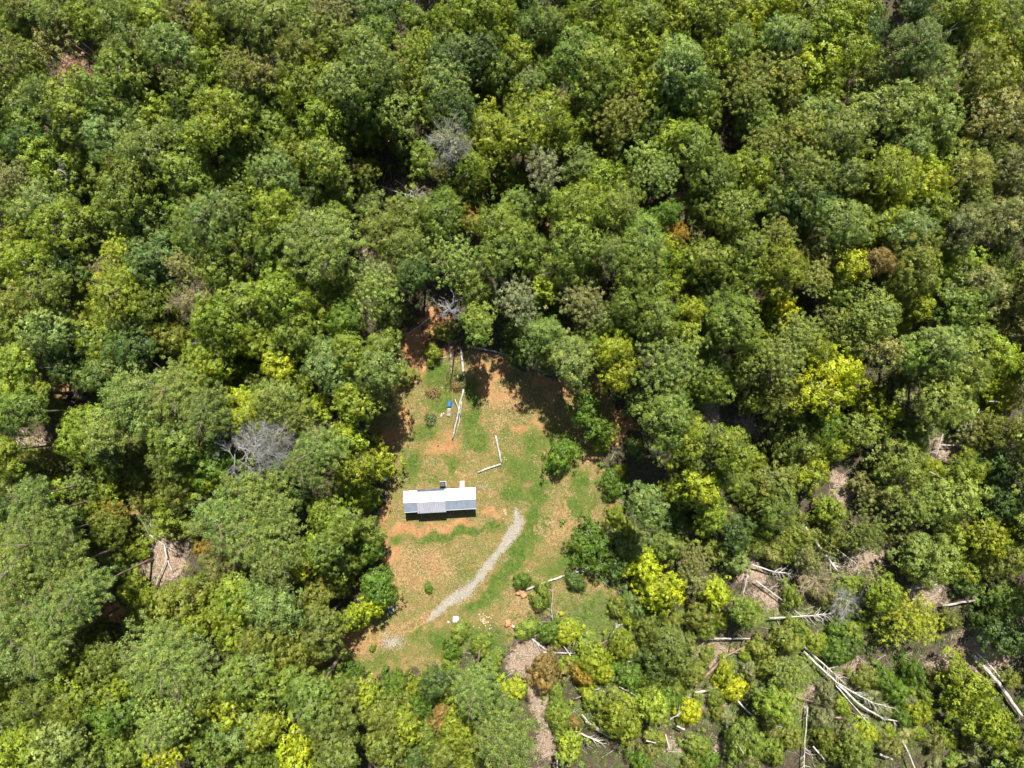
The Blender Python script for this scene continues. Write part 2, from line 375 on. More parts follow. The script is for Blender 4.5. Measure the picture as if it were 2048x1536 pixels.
# sparse green over straw everywhere in the clearing
sp = t.mapr(t.math('ADD', n_mid, t.math('MULTIPLY', n_fin, .8)), .78, .98)
c = t.mix(t.math('MULTIPLY', sp, .62), stv, grs)
c = t.mix(t.math('MULTIPLY', t.mapr(n_big, .5, .7), .12), c, grs)
c = t.mix(t.math('MULTIPLY', cut('clay', 1.7, .25, .95), .85), c, cly)
c = t.mix(t.math('MULTIPLY', cut('grass', 1.7, .12, .68), .93), c, grs)
c = t.mix(cut('ring', 1.3, .3, .7), c, stv)
flc = t.mix(cut('clay', 1.4, .45, .8), lit, cly)
flc = t.mix(cut('bare', 1.6, .3, .7), flc, bar)
c = t.mix(cut('floor', .9, .4, .65), c, flc)
weed = t.mix(t.mapr(n_fin, .38, .62), (.085, .125, .025), t.mix(t.mapr(n_vf, .4, .6), (.17, .15, .06), (.12, .17, .03)))
c = t.mix(t.math('MULTIPLY', cut('scrubm', 1.6, .35, .75), t.math('SUBTRACT', 1.0, t.math('MULTIPLY', cut('bare', 1.4, .35, .75), .9))), c, weed)
vv = t.mapr(n_vf, .32, .68, .62, 1.12, False); cc2 = t.n("ShaderNodeCombineColor"); [t.l(vv, cc2.inputs[i]) for i in range(3)]
c = t.mix(1.0, c, cc2.outputs[0], 'MULTIPLY')
c = t.mix(t.math('MULTIPLY', cut('gravel', 2.0, .34, .9, n_fin, n_vf), .85), c, grv)
t.color(c); t.rough(.95); t.b.inputs["Specular IOR Level"].default_value = .15
t.bump(t.math('ADD', n_fin, t.math('MULTIPLY', n_vf, .6)), .9, .16)
M['ground'] = t.m
g_me = mesh_np("ground", Vg, Fg, M['ground'], dict(grass=grass.ravel(), clay=clay.ravel(), bare=bare.ravel(), scrubm=scrubm.ravel(), gravel=gravel.ravel(), floor=floor.ravel(), ring=ring.ravel()), smooth=True)
tag(obj("ground", g_me), kind='structure')

# ------------------------------------------------------------------ foliage generators
def unit(a): return a / (np.linalg.norm(a, axis=-1, keepdims=True) + 1e-9)
def leaf_quads(C, Nn, size, aspect, rs, fold=.25):
    n = len(C)
    r = rs.randn(n, 3); T = unit(np.cross(Nn, r)); B = np.cross(Nn, T)
    a = (size * .5)[:, None]; b = a * aspect
    up = Nn * a * fold
    V = np.empty((n, 4, 3)); V[:, 0] = C - T * a; V[:, 1] = C - B * b + up * .6; V[:, 2] = C + T * a; V[:, 3] = C + B * b + up
    F = np.arange(n * 4).reshape(n, 4)
    return V.reshape(-1, 3), F

def broad_crown(R, Hc, seed, dens=1.0, lobes=None, leaf=(.17, .31), layer=0.0, spread=(.6, .95)):
    rs = np.random.RandomState(seed); Hc = Hc * 1.2
    nl = lobes or int(12 + 7.4 * R)
    i = np.arange(nl) + .5
    cz = 1 - i / nl * 1.22                      # from top to a little below the equator
    ph = i * 2.39996 + rs.rand(nl) * 1.1
    a, b, c_ = rs.rand(3) * 6.28
    mod = 1 + .19 * np.sin(2 * ph + a) + .14 * np.sin(3 * ph + b) + .10 * np.sin(5 * ph + c_)
    sz = np.sqrt(np.clip(1 - cz ** 2, 0, 1))
    rad = rs.uniform(spread[0] - .08, spread[1] + .14, nl)
    LC = np.stack([np.cos(ph) * sz * R * mod * rad, np.sin(ph) * sz * R * mod * rad, cz * Hc * rs.uniform(.55, 1.08, nl)], 1)
    LR = (.38 + R * rs.uniform(.08, .20, nl)) * (1.0 if R > 2.5 else 1.1) * np.clip(1.75 - .95 * rad, .6, 1.15)
    Vs = []; Ts = []; Hs = []; tot = 0
    for k in range(nl):
        lr = LR[k]; ns = int((6 + 12 * lr * lr) * dens)
        d = unit(rs.randn(ns, 3)); d[:, 2] = np.abs(d[:, 2]) * 1.0 - .25; d = unit(d)
        out = unit(LC[k] * np.array([1, 1, .8]) + 1e-6)
        keep = (d @ out) > -.35; d = d[keep]; ns = len(d)
        if ns == 0: continue
        SC = LC[k] + d * lr * rs.uniform(.7, 1.2, ns)[:, None] * np.array([1, 1, .75 - layer])
        SR = rs.uniform(.24, .5, ns)
        st = rs.rand(ns) * .45 + .55 * rs.rand(); sh = rs.rand(ns) * .4 + .6 * rs.rand()
        m = np.maximum((118 * SR ** 1.6 * dens).astype(int), 7)
        rep = np.repeat(np.arange(ns), m); n = len(rep)
        dd = unit(rs.randn(n, 3) + d[rep] * .9 + np.array([0, 0, .35]))
        C = SC[rep] + dd * (SR[rep] * rs.uniform(.35, 1.1, n))[:, None] * np.array([1, 1, .7])
        Nn = unit(unit(C - LC[k]) * .85 + dd * .45 + rs.randn(n, 3) * .24 + np.array([0, 0, .3]))
        size = rs.uniform(leaf[0], leaf[1], n)
        V, _ = leaf_quads(C, Nn, size, .62, rs)
        Vs.append(V); Ts.append(np.repeat(np.clip(st[rep] * .6 + rs.rand(n) * .4, 0, 1), 4)); Hs.append(np.repeat(np.clip(sh[rep] * .75 + rs.rand(n) * .25, 0, 1), 4))
    n = int(190 * R * R * dens) if R > 2.35 else int(60 * R * R)      # inner foliage below the lobes
    d = unit(rs.randn(n, 3)); d[:, 2] = np.abs(d[:, 2]); q = np.arctan2(d[:, 1], d[:, 0])
    mm = (1 + .19 * np.sin(2 * q + a) + .14 * np.sin(3 * q + b) + .10 * np.sin(5 * q + c_)) * rs.uniform(.3, .72, n) ** .8
    C = np.stack([d[:, 0] * R * mm, d[:, 1] * R * mm, d[:, 2] * Hc * rs.uniform(.2, .52, n)], 1)
    V, _ = leaf_quads(C, unit(d * .9 + rs.randn(n, 3) * .35 + np.array([0, 0, .7])), rs.uniform(.28, .46, n), .65, rs)
    Vs.append(V); Ts.append(np.repeat(rs.rand(n) * .5, 4)); Hs.append(np.repeat(rs.rand(n), 4))
    V = np.vstack(Vs); F = np.arange(len(V)).reshape(-1, 4)
    return V, F, np.concatenate(Ts), np.concatenate(Hs)

def pine_crown(R, Hc, seed, dens=1.0, puff=(.42, .78), fine=1.0):
    rs = np.random.RandomState(seed)
    Vs = []; Ts = []; Hs = []; SC = []; SR = []; DR = []
    nw = int(5 + Hc * .9)
    a0, b0 = rs.rand(2) * 6.28
    for w in range(nw):
        f = (w + .3) / nw; z = f * Hc - .12 * Hc
        rr = R * math.sqrt(max(0.02, 1 - f ** 2.0))
        nb = max(4, int(5 + rr * 1.5)); ph0 = rs.rand() * 6.28
        for k in range(nb):
            ph = ph0 + k * 6.283 / nb + rs.randn() * .18
            L = rr * rs.uniform(.72, 1.08) * (1 + .13 * math.sin(2 * ph + a0) + .09 * math.sin(3 * ph + b0))
            s = L * .25
            while s < L:
                side = rs.randn() * .32 * (s / L + .25) * 1.2
                SC.append((math.cos(ph) * s - math.sin(ph) * side, math.sin(ph) * s + math.cos(ph) * side, z + .16 * s * rs.uniform(.6, 1.3) + rs.randn() * .12))
                SR.append(rs.uniform(*puff) * .88); DR.append((math.cos(ph) * .5, math.sin(ph) * .5, .7))
                s += rs.uniform(.55, .95) / dens
    SC = np.array(SC); SR = np.array(SR); DR = np.array(DR); ns = len(SC)
    st = rs.rand(ns); sh = rs.rand(ns)
    m = (88 * SR ** 1.5 * fine).astype(int) + 6
    rep = np.repeat(np.arange(ns), m); n = len(rep)
    dd = unit(rs.randn(n, 3) + DR[rep] * .8)
    C = SC[rep] + dd * (SR[rep] * rs.uniform(.25, 1.0, n))[:, None] * np.array([1, 1, .75])
    Nn = unit(rs.randn(n, 3) * .35 + dd * .8 + np.array([0, 0, .35]))
    V, F = leaf_quads(C, Nn, rs.uniform(.2, .38, n) / (fine ** .3), .30, rs, .1)
    return V, F, np.repeat(np.clip(st[rep] * .55 + rs.rand(n) * .45, 0, 1), 4), np.repeat(sh[rep] * .5 + .25, 4)

def crown_mesh(name, data):
    V, F, T, Hh = data
    return mesh_np(name, V, F, M['leaf'], dict(tint=T, hue=Hh))

def trunk_mesh(seed, H, r0, spread, crown_h, mat, nlimb=9, smooth=True):
    """tapered trunk whose limbs reach out inside the crown; H is the height of the crown's base"""
    rs = np.random.RandomState(seed); mb = MB()
    top = H + crown_h * .75; n = 8
    zs = np.linspace(-.3, top, n)
    wob = np.cumsum(rs.randn(n, 2) * .08, axis=0); wob -= wob[0]
    pts = np.stack([wob[:, 0], wob[:, 1], zs], 1)
    rad = r0 * (1 - .82 * np.linspace(0, 1, n)); rad[0] *= 1.35
    mb.tube(pts, rad, 8, .12, rs)
    for k in range(nlimb):
        z = H * .88 + (top - H * .88) * (k + rs.rand()) / nlimb * .85
        ph = k * 2.4 + rs.rand(); L = spread * rs.uniform(.5, .85) * (1 - .45 * max(0, (z - H) / crown_h))
        x0 = np.interp(z, zs, pts[:, 0]); y0 = np.interp(z, zs, pts[:, 1])
        q = np.linspace(0, 1, 5)
        bend = rs.randn() * .25
        lx = x0 + L * q * np.cos(ph + bend * q); ly = y0 + L * q * np.sin(ph + bend * q); lz = z + L * (.25 * q + .3 * q * q)
        mb.tube(np.stack([lx, ly, lz], 1), r0 * .32 * (1 - .8 * q), 5, .1, rs)
        for j in range(2):
            f = .45 + .25 * j; i0 = np.array([np.interp(f, q, lx), np.interp(f, q, ly), np.interp(f, q, lz)])
            a2 = ph + (1 if j else -1) * rs.uniform(.5, .9)
            e = i0 + np.array([math.cos(a2), math.sin(a2), .5]) * L * .38
            mb.tube(np.array([i0, (i0 + e) / 2 + rs.randn(3) * .06, e]), [r0 * .14, r0 * .09, r0 * .03], 4, 0, rs)
    return mb.mesh("trunk", mat, smooth)

def bare_branches(seed, R, Hh, n1=26, n2=9, n3=4, th=.09, up=.5, bias=None):
    """leafless crown: limbs > branches > twigs; returns an MB"""
    rs = np.random.RandomState(seed); mb = MB()
    for i in range(n1):
        ph = i * 2.4 + rs.rand(); z0 = rs.uniform(-.3, .6) * Hh; L = R * rs.uniform(.35, 1.1)
        if bias is not None: ph = bias + rs.randn() * .75; L *= 1.25
        q = np.linspace(0, 1, 5); b = rs.randn() * .55; ox, oy = rs.randn(2) * R * (.14 if bias is None else .28)
        if bias is not None: ox -= math.cos(bias) * R * .5; oy -= math.sin(bias) * R * .5
        A = np.stack([ox + L * q * np.cos(ph + b * q), oy + L * q * np.sin(ph + b * q), z0 + L * (up * q + .1 * rs.randn() * q)], 1)
        mb.tube(A, th * (1 - .8 * q) * rs.uniform(.7, 1.2), 4, 0, rs, False)
        for j in range(n2):
            f = rs.uniform(.25, 1.0); s0 = np.array([np.interp(f, q, A[:, k]) for k in range(3)])
            a2 = ph + b * f + rs.choice([-1, 1]) * rs.uniform(.3, 1.0); l2 = R * rs.uniform(.14, .34)
            d2 = np.array([math.cos(a2), math.sin(a2), rs.uniform(-.2, .8)])
            e = s0 + d2 * l2
            mb.tube(np.array([s0, (s0 + e) / 2 + rs.randn(3) * .05, e]), [th * .38, th * .28, th * .14], 3, 0, rs, False)
            for m in range(n3):
                g = rs.uniform(.3, 1); s1 = s0 + d2 * l2 * g; d3 = unit(d2 + rs.randn(3) * .7)
                e3 = s1 + d3 * l2 * rs.uniform(.3, .6)
                mb.tube(np.array([s1, e3]), [th * .18, th * .1], 3, 0, rs, False)
    return mb

# ------------------------------------------------------------------ tree prototypes (mesh data shared by the copies)
PROTO = {}
def add_proto(kind, R, Hc, data, tk):
    me = crown_mesh(kind + "_crown", data); PROTO.setdefault(kind, []).append((R, Hc, me, tk))
BASE_H = 12.0
def mk_trunks(R, Hc, s, pine=False):
    return trunk_mesh(s, BASE_H, (.2 + R * .035) if not pine else .27, R, Hc, M['pine_bark'] if pine else M['bark'], 7 if pine else 9)
for k, (R, Hc) in enumerate([(2.6, 3.4), (2.6, 3.0), (3.3, 4.2), (3.3, 3.6), (3.3, 4.4), (4.2, 4.8), (4.2, 4.2), (4.2, 5.0), (4.2, 4.4), (5.4, 5.6), (5.4, 5.2), (6.8, 6.0)]):
    add_proto('B', R, Hc, broad_crown(R, Hc, 100 + k, leaf=(.14, .28) if k % 2 else (.12, .24)), mk_trunks(R, Hc, 300 + k))
for k, (R, Hc) in enumerate([(2.4, 4.0), (3.2, 4.6), (4.0, 5.2), (4.9, 5.6)]):      # airy, layered: poplar and sweetgum
    add_proto('L', R, Hc, broad_crown(R, Hc, 140 + k, dens=.72, leaf=(.2, .36), layer=.35, spread=(.5, 1.0)), mk_trunks(R, Hc, 340 + k))
for k, (R, Hc) in enumerate([(3.2, 3.6), (4.3, 4.4), (5.2, 5.0), (6.4, 5.2), (6.4, 5.4), (7.6, 5.8)]):
    add_proto('P', R, Hc, pine_crown(R, Hc, 160 + k, dens=1.0, puff=(.5, .92)), mk_trunks(R, Hc, 360 + k, True))
for k, (R, Hc) in enumerate([(2.6, 3.2), (3.4, 4.0), (4.3, 4.6), (5.3, 5.0)]):      # fine feathery crowns
    add_proto('C', R, Hc, pine_crown(R, Hc, 180 + k, dens=1.1, puff=(.3, .55), fine=1.25), mk_trunks(R, Hc, 380 + k, True))
for k, R in enumerate([1.2, 1.7, 2.3, 3.0]):
    add_proto('S', R, R * 1.1, broad_crown(R, R * 1.1, 200 + k, dens=1.1, lobes=int(10 + 6 * R), leaf=(.12, .24), spread=(.45, .95)), trunk_mesh(400 + k, .5, .07, R, R * 1.1, M['bark'], 8))

TONE = {'g': (0.164, 0.207, 0.031), 'd': (0.086, 0.128, 0.027), 'l': (0.198, 0.245, 0.063), 'y': (0.201, 0.238, 0.023), 'Y': (0.254, 0.287, 0.021), 'YY': (0.339, 0.354, 0.015),
        'b': (0.169, 0.210, 0.045), 'B': (0.127, 0.173, 0.045), 'o': (0.175, 0.194, 0.033), 'k': (0.198, 0.194, 0.058), 'n': (0.215, 0.146, 0.048), 'p': (0.282, 0.164, 0.114),
        'or': (0.305, 0.205, 0.033), 'G': (0.102, 0.164, 0.019), 'e': (0.186, 0.192, 0.084), 'lo': (0.198, 0.240, 0.046)}
TWORD = {'g': 'mid-green', 'd': 'dark green', 'l': 'pale green', 'y': 'yellowish green', 'Y': 'bright yellow-green', 'YY': 'vivid yellow', 'b': 'blue-green', 'B': 'dusky blue-green',
         'o': 'olive green', 'k': 'khaki', 'n': 'rusty brown', 'p': 'pinkish brown', 'or': 'orange-tinged', 'G': 'fresh deep-green', 'e': 'grey-green', 'lo': 'light olive'}
KN = {'B': ('broadleaf_tree', 'tree', 'broadleaf tree', 'rounded leafy'), 'L': ('young_tree', 'young tree', 'young tree', 'open'),
      'P': ('pine_tree', 'pine tree', 'pine', 'puffy'), 'C': ('cedar_tree', 'conifer', 'feathery conifer', 'feathery'), 'S': ('shrub', 'shrub', 'shrub', 'low')}
used_labels = set(); COUNT = {}
LAND = [(880, 1000, "the cabin"), (525, 888, "the silver-grey dead tree"), (900, 282, "the pale twiggy dead tree"), (380, 596, "the brownish dead tree"), (156, 146, "the pinkish brown tree"),
        (856, 82, "the slim vivid yellow tree up top"), (1831, 95, "the dusky pine by the dark gap"), (1581, 627, "the little vivid yellow tree mid-right"), (640, 482, "the biggest domed pine"), (1326, 1186, "the vivid yellow airy tree below the drive"),
        (1182, 1102, "the lone round tree by the drive"), (337, 1318, "the lowest big pine dome"), (1166, 606, "the khaki feathery tree"), (1339, 728, "the light olive feathery dome"), (1686, 742, "the large vivid yellow tree mid-right"),
        (1836, 1248, "the yellow feathery tree lower right"), (325, 1105, "the crossed white logs"), (1334, 426, "the little fresh-green tree"), (912, 520, "the light olive dome above the clearing"), (495, 1030, "the pine mass left of the cabin"),
        (595, 1502, "the yellow tree on the bottom edge"), (1008, 1480, "the pine on the bottom edge"), (475, 806, "the small vivid yellow tree, left forest"), (1825, 355, "the yellow clump upper right"), (0, 0, "the photo's top left corner"),
        (2048, 0, "the photo's top right corner"), (0, 1536, "the photo's bottom left corner"), (2048, 1536, "the photo's bottom right corner"), (1720, 1400, "the long forked white trunks"), (316, 415, "the grey log in the upper left forest"),
        (1239, 225, "the olive feathery tree, top centre"), (1494, 150, "the broad olive conifer up top"), (1089, 342, "the grey-green feathery tree, upper centre"), (1033, 600, "the grey-green feathery tree above the clearing"), (70, 1090, "the pine group on the left edge"),
        (306, 795, "the twin blue-green pines"), (1900, 890, "the white sticks on bare soil, right"), (1024, 0, "the middle of the top edge"), (0, 560, "the middle of the left edge"), (2048, 600, "the middle of the right edge"), (505, 312, "the dark gap in the upper left"),
        (1470, 262, "the dark gap right of top centre"), (1600, 1230, "the comb-like white trunk"), (1200, 1490, "the bottom edge right of the pine"), (800, 1380, "the white branch heap below the clearing"), (905, 790, "the blue tarp"), (1120, 1290, "the bent white sapling"),
        (1440, 1330, "the slanting brown trunk, lower right"), (1975, 1370, "the thick white pair of trunks"), (1420, 870, "the bare strip right of the clearing"), (1690, 980, "the bare patch mid-right")]
DIRN = ["right of", "upper right of", "above", "upper left of", "left of", "lower left of", "below", "lower right of"]
ORD = ["", "second ", "third ", "fourth ", "fifth ", "sixth ", "seventh ", "eighth "]
PENDING = []
def later(o_, head, u, v, tail=''):
    """labels are worked out once everything stands: nearest landmark, side of it, and order outwards among its like"""
    PENDING.append((o_, head, u, v, tail))
def settle():
    cells = {}
    for it in PENDING:
        _, head, u, v, _t = it
        d = [(math.hypot(u - a, v - b), k) for k, (a, b, p) in enumerate(LAND)]; dm, k = min(x for x in d if x[0] > 14)
        oc = int(round(math.atan2(-(v - LAND[k][1]), u - LAND[k][0]) / (math.pi / 4))) % 8
        cells.setdefault((head, k, oc), []).append((dm, it))
    for (head, k, oc), L in cells.items():
        L.sort(key=lambda q: q[0])
        for n_, (dm, it) in enumerate(L):
            lab = "%s %s %s" % (head, DIRN[oc], LAND[k][2])
            if len(L) > 1: lab += ", " + ("nearest one" if n_ == 0 else ORD[min(n_, 7)] + "nearest")
            w = lab.split()
            while lab in used_labels: lab += " again"
            used_labels.add(lab); it[0]['label'] = ' '.join(w[:16]) if len(w) > 16 else lab

TREES = """
27 55 36 B y|100 37 30 B b|50 14 42 B o|107 72 46 C k|170 45 38 B y|232 22 36 B g|295 32 46 B y|370 30 42 L k|462 18 50 B b|503 62 44 B b|425 62 40 B y|250 88 74 B b|338 94 40 B b
35 112 50 C o|156 146 26 L p|250 142 48 B g|355 142 40 C b|412 130 44 B y|488 142 54 C o|62 162 48 B y|205 192 54 B g|382 182 44 B g|305 228 40 L y|368 228 34 B B|140 216 50 B g
50 226 50 B g|84 190 30 B b|440 222 46 B y|490 214 42 B g|225 270 68 B l|290 300 46 B b|342 276 32 B g|75 318 44 L y|42 284 36 B d|420 270 40 B y|476 292 50 B g|250 358 58 B g
375 346 54 B g|466 350 48 B g|25 356 40 C k|110 370 46 B l|170 320 40 B g|537 50 60 B b|667 22 50 C k|600 42 40 B g|675 74 40 B o|588 102 40 B o|655 118 44 L y|600 168 54 B y|530 150 40 C k
530 202 44 B B|737 128 60 B b|690 172 50 B b|768 180 54 B b|752 72 36 B g|760 20 44 B d|823 105 45 C y|838 142 38 C y|856 82 18 L YY|830 40 27 B g|887 37 40 L y|948 16 56 B y|980 55 36 L Y|1008 18 32 L y
912 70 40 B b|903 110 50 B B|957 105 40 B d|890 160 54 C b|1000 140 42 B g|905 215 46 B d|866 200 38 L g|732 206 54 B g|800 225 50 B b|632 207 46 B g|550 246 58 B g|642 240 44 L y|646 296 50 B l
587 296 48 B g|974 262 56 B y|937 336 46 L y|850 320 30 B g|650 326 46 B g|550 350 50 B B|882 346 28 C k|1074 50 50 B d|1106 44 28 B b|1199 15 50 L y|1256 22 50 B g|1294 40 36 B g|1204 84 48 L y
1236 58 40 B g|1154 105 44 B g|1199 132 52 B g|1238 130 34 L y|1186 172 44 B g|1286 95 38 L y|1329 100 38 L y|1274 136 30 B g|1379 25 48 L y|1424 20 44 B g|1379 66 42 B g|1499 56 44 L Y|1511 15 40 L y
1414 115 50 L y|1361 140 56 B l|1386 172 52 B g|1470 85 36 B g|1512 100 36 B b|1059 165 33 C b|1099 140 36 B g|1034 105 30 L y|1494 145 66 C o|1500 188 48 C o|1079 225 64 B y|1049 270 44 B y|1129 266 44 B y
1184 216 34 B g|1239 225 62 C o|1295 175 30 L Y|1312 228 44 B g|1361 225 48 B g|1409 225 36 L y|1386 295 52 B g|1354 276 34 L y|1519 240 40 B g|1299 315 44 C lo|1319 352 44 C lo|1089 342 44 C e|1164 325 40 B b
1199 358 52 B y|1424 350 48 B g|1499 342 44 B y|1519 286 36 C o|1561 15 44 L Y|1646 18 44 B b|1691 32 38 L y|1723 20 34 B l|1568 72 42 B b|1656 58 34 L y|1726 70 40 B d|1823 30 28 B d|1936 15 44 B y|1998 32 50 B g
1893 58 40 B b|1831 95 54 P B|1898 92 40 B b|1961 80 44 B y|2025 86 44 B y|1988 112 44 B o|1561 142 50 C o|1691 100 54 B y|1636 125 44 L Y|1573 176 44 B o|1762 160 60 B b|1850 172 66 B b|1800 216 62 B b|1870 238 54 B b
1740 236 50 B b|1648 172 44 B y|1941 140 40 B o|1998 162 50 B o|1986 226 56 B k|2025 252 48 B k|1628 230 44 B b|1611 264 48 C o|1556 282 44 B o|1686 272 50 B b|1611 338 68 B b|1811 288 48 B b|1868 274 44 B b
1786 346 48 B Y|1856 330 44 L Y|1864 366 48 L Y|1936 346 44 B o|1981 326 44 B o|2023 338 44 B k|1700 350 44 B b|25 404 44 B y|75 414 44 B l|55 436 28 B b|120 454 56 B y|62 468 40 L y|212 430 44 B lo|187 474 40 B b
275 444 44 B b|250 404 34 B g|425 436 64 B b|370 414 44 B g|375 472 38 B g|462 490 50 B g|237 504 38 C Y|15 501 40 B y|62 524 48 B y|125 540 44 B d|212 540 28 C k|300 524 48 B B|370 534 34 C k|437 535 44 B g
15 551 25 L y|95 574 52 B g|175 574 44 B y|237 584 52 B y|287 610 44 B y|25 604 52 C o|475 609 50 B g|162 640 44 B y|250 646 44 C b|312 630 38 B g|87 660 52 B l|20 655 44 B y|425 636 44 B y|325 672 42 B o
425 682 62 B y|495 672 44 B y|187 680 44 B y|125 722 44 B d|32 734 44 B y|250 696 42 B d|412 722 38 L Y|395 748 30 L y|195 750 40 B b|550 420 50 B y|640 482 84 P b|532 480 40 B g|762 466 48 B o|812 434 44 B g
887 424 48 B g|942 440 22 L or|912 520 64 C lo|1000 450 44 B g|1000 506 44 B g|812 498 40 B o|750 572 58 C lo|825 548 34 B d|675 434 26 B g|537 526 40 B l|562 586 58 B y|617 612 54 B y|687 634 38 B G
950 572 40 B g|957 648 34 B g|587 662 48 B g|650 706 40 B b|702 706 40 B y|667 742 44 B l|750 742 48 B b|762 690 28 B g|527 685 40 B y|550 702 30 L y|555 736 28 L Y|1039 410 36 B g|1039 458 38 B g|1060 500 42 B g
1164 414 54 B y|1149 490 58 B g|1236 414 44 B g|1294 452 44 B g|1334 426 24 B G|1411 414 44 B g|1469 421 50 B g|1219 504 34 P b|1286 498 52 B g|1344 480 32 L or|1336 506 36 L Y|1274 536 52 B g|1354 526 38 L y
1424 520 48 B g|1486 491 48 B g|1419 562 44 B b|1486 548 46 B g|1094 576 27 L Y|1131 546 30 B g|1166 606 54 C k|1033 600 54 C e|1339 574 24 L Y|1274 602 56 B g|1311 636 48 B g|1224 640 42 B l|1386 624 28 L Y
1449 610 48 B g|1474 648 56 B g|1081 672 42 B b|1108 698 46 B b|1144 718 48 B l|1179 679 34 B g|1234 700 38 L Y|1240 742 40 L Y|1339 728 74 C lo|1369 672 34 L y|1424 736 46 B g|1499 744 44 B o|1519 704 34 L y
1561 409 44 B d|1631 409 56 B B|1691 448 52 B b|1761 405 40 L Y|1786 436 38 L Y|1861 404 44 B y|1936 410 48 B o|1823 455 44 B l|1936 450 44 B k|2025 442 48 B k|1556 467 44 C o|1566 535 48 B y|1648 510 48 B k
1701 535 42 L Y|1748 466 34 L y|1756 525 28 B n|1831 504 56 B o|1923 510 52 B y|1998 522 52 B o|1836 548 48 B o|1973 572 48 B k|1631 560 38 C o|1581 627 25 L YY|1691 591 38 B g|1786 580 34 B b|1848 575 30 L y
1748 635 46 B o|1843 615 24 L Y|1936 610 48 B g|1686 660 42 B o|1598 668 48 C o|1561 718 56 C lo|1631 697 40 B y|1686 742 54 L YY|1773 697 44 C k|1823 710 38 B g|1886 697 48 B b|2003 715 38 L Y|1938 742 44 B g|1881 762 44 B o
32 788 44 B y|32 826 44 B g|265 800 66 P b|348 786 70 P b|162 868 56 B y|212 862 50 P b|15 902 34 B y|418 826 58 P b|475 806 28 L YY|495 832 34 B Y|320 860 27 L Y|352 882 42 B g|212 895 34 B d|155 910 34 B l
62 930 44 B o|25 955 44 B o|107 920 34 C k|212 934 30 B g|270 944 34 B o|337 924 42 B o|425 918 48 B G|402 948 44 B Y|102 976 27 L Y|155 970 34 C b|75 990 36 P b|75 1032 68 P b|350 975 48 B o|217 1030 26 L or
190 1036 24 L y|212 1058 36 B g|175 999 38 B g|325 1044 30 L y|402 1100 18 L or|87 1080 68 P b|50 1130 62 P b|130 1138 62 P b|437 1132 38 B k|550 804 44 B b|512 820 34 B g|595 832 34 B o|635 814 28 L Y
707 800 40 B y|764 786 30 B k|637 900 58 P b|687 874 38 L Y|742 924 42 L Y|700 930 46 L y|700 974 42 L Y|612 934 46 P b|560 932 34 B G|512 1002 80 P b|452 1036 78 P b|520 1066 84 P b|655 1030 42 L y|688 1052 32 B g
732 1062 26 B g|725 1090 40 B G|655 1094 38 B g|625 1102 32 L Y|600 1130 32 L Y|555 1120 46 P b|676 1124 42 B g|1333 842 54 B g|1362 870 46 B y|1427 768 42 B g|1404 902 48 B o|1462 902 42 B y|1292 1014 40 B b
1404 980 40 L Y|1186 1104 57 B G|1427 1034 42 L y|1476 1068 32 B d|1326 1186 48 L YY|1294 1142 32 L YY|1390 1124 38 C k|1392 1162 34 C k|1440 1190 28 L YY|1354 1306 48 B o|1324 1330 40 B d|1573 794 44 B o|1661 784 48 L YY
1648 852 48 B G|1598 882 56 B o|1761 800 38 L Y|1776 830 34 L Y|1898 806 56 B lo|1741 856 46 B lo|1836 868 38 B g|2023 794 38 L YY|2023 870 44 B o|1811 924 56 B lo|1631 950 38 L Y|1561 968 44 B o|1561 1020 46 B g
1941 940 34 B y|2011 932 44 B d|1848 1018 56 C lo|1923 1006 62 B lo|1748 1070 48 C o|1991 1076 38 L Y|1873 1126 56 B b|2023 1006 38 B d|1673 1026 28 L y|1623 1120 32 C k|2025 1120 40 B o|37 1180 50 P b|175 1180 58 P b
112 1218 58 P b|25 1254 54 P b|37 1316 54 P b|92 1298 48 P b|98 1258 28 L y|125 1344 42 L y|195 1332 48 B g|337 1318 92 P b|350 1216 54 B o|412 1240 48 L y|475 1192 42 B y|545 1205 60 P b|232 1386 26 L Y
62 1404 48 B g|150 1410 44 B y|225 1428 42 B G|337 1434 60 C lo|312 1474 44 C lo|412 1378 42 B y|462 1404 38 L Y|37 1502 48 B Y|112 1490 54 B l|175 1504 48 B g|250 1504 38 B g|330 1514 28 L YY|425 1492 48 B g|487 1454 44 B l
487 1352 48 B g|625 1192 46 B o|637 1258 50 B o|587 1292 48 B o|752 1178 34 B G|737 1222 25 L YY|697 1242 19 L Y|550 1366 48 B g|625 1398 56 B g|655 1442 56 B o|730 1392 26 L Y|737 1428 28 B o|595 1502 42 L YY|532 1452 38 B y
675 1510 44 B o|764 1490 48 B o|775 1448 42 B o|812 1460 28 L Y|867 1372 32 B d|845 1412 26 B G|950 1374 56 P b|917 1466 36 B y|1008 1480 68 P b|1249 1442 44 B y|1311 1424 32 L y|1236 1492 42 B o
1144 1502 28 L y|1499 1502 42 B g|1499 1228 32 B g|1586 1352 44 C lo|1836 1248 62 C Y|1773 1192 36 B y|1861 1166 36 B b|2025 1204 44 B g|2025 1278 38 B d
1948 1390 60 L Y|1998 1464 56 L Y|1973 1512 44 L Y|1711 1502 38 B g|1561 1414 42 B y|1811 1502 36 B d|545 1265 44 B o|1172 812 31 L G|1198 856 30 L G
"""
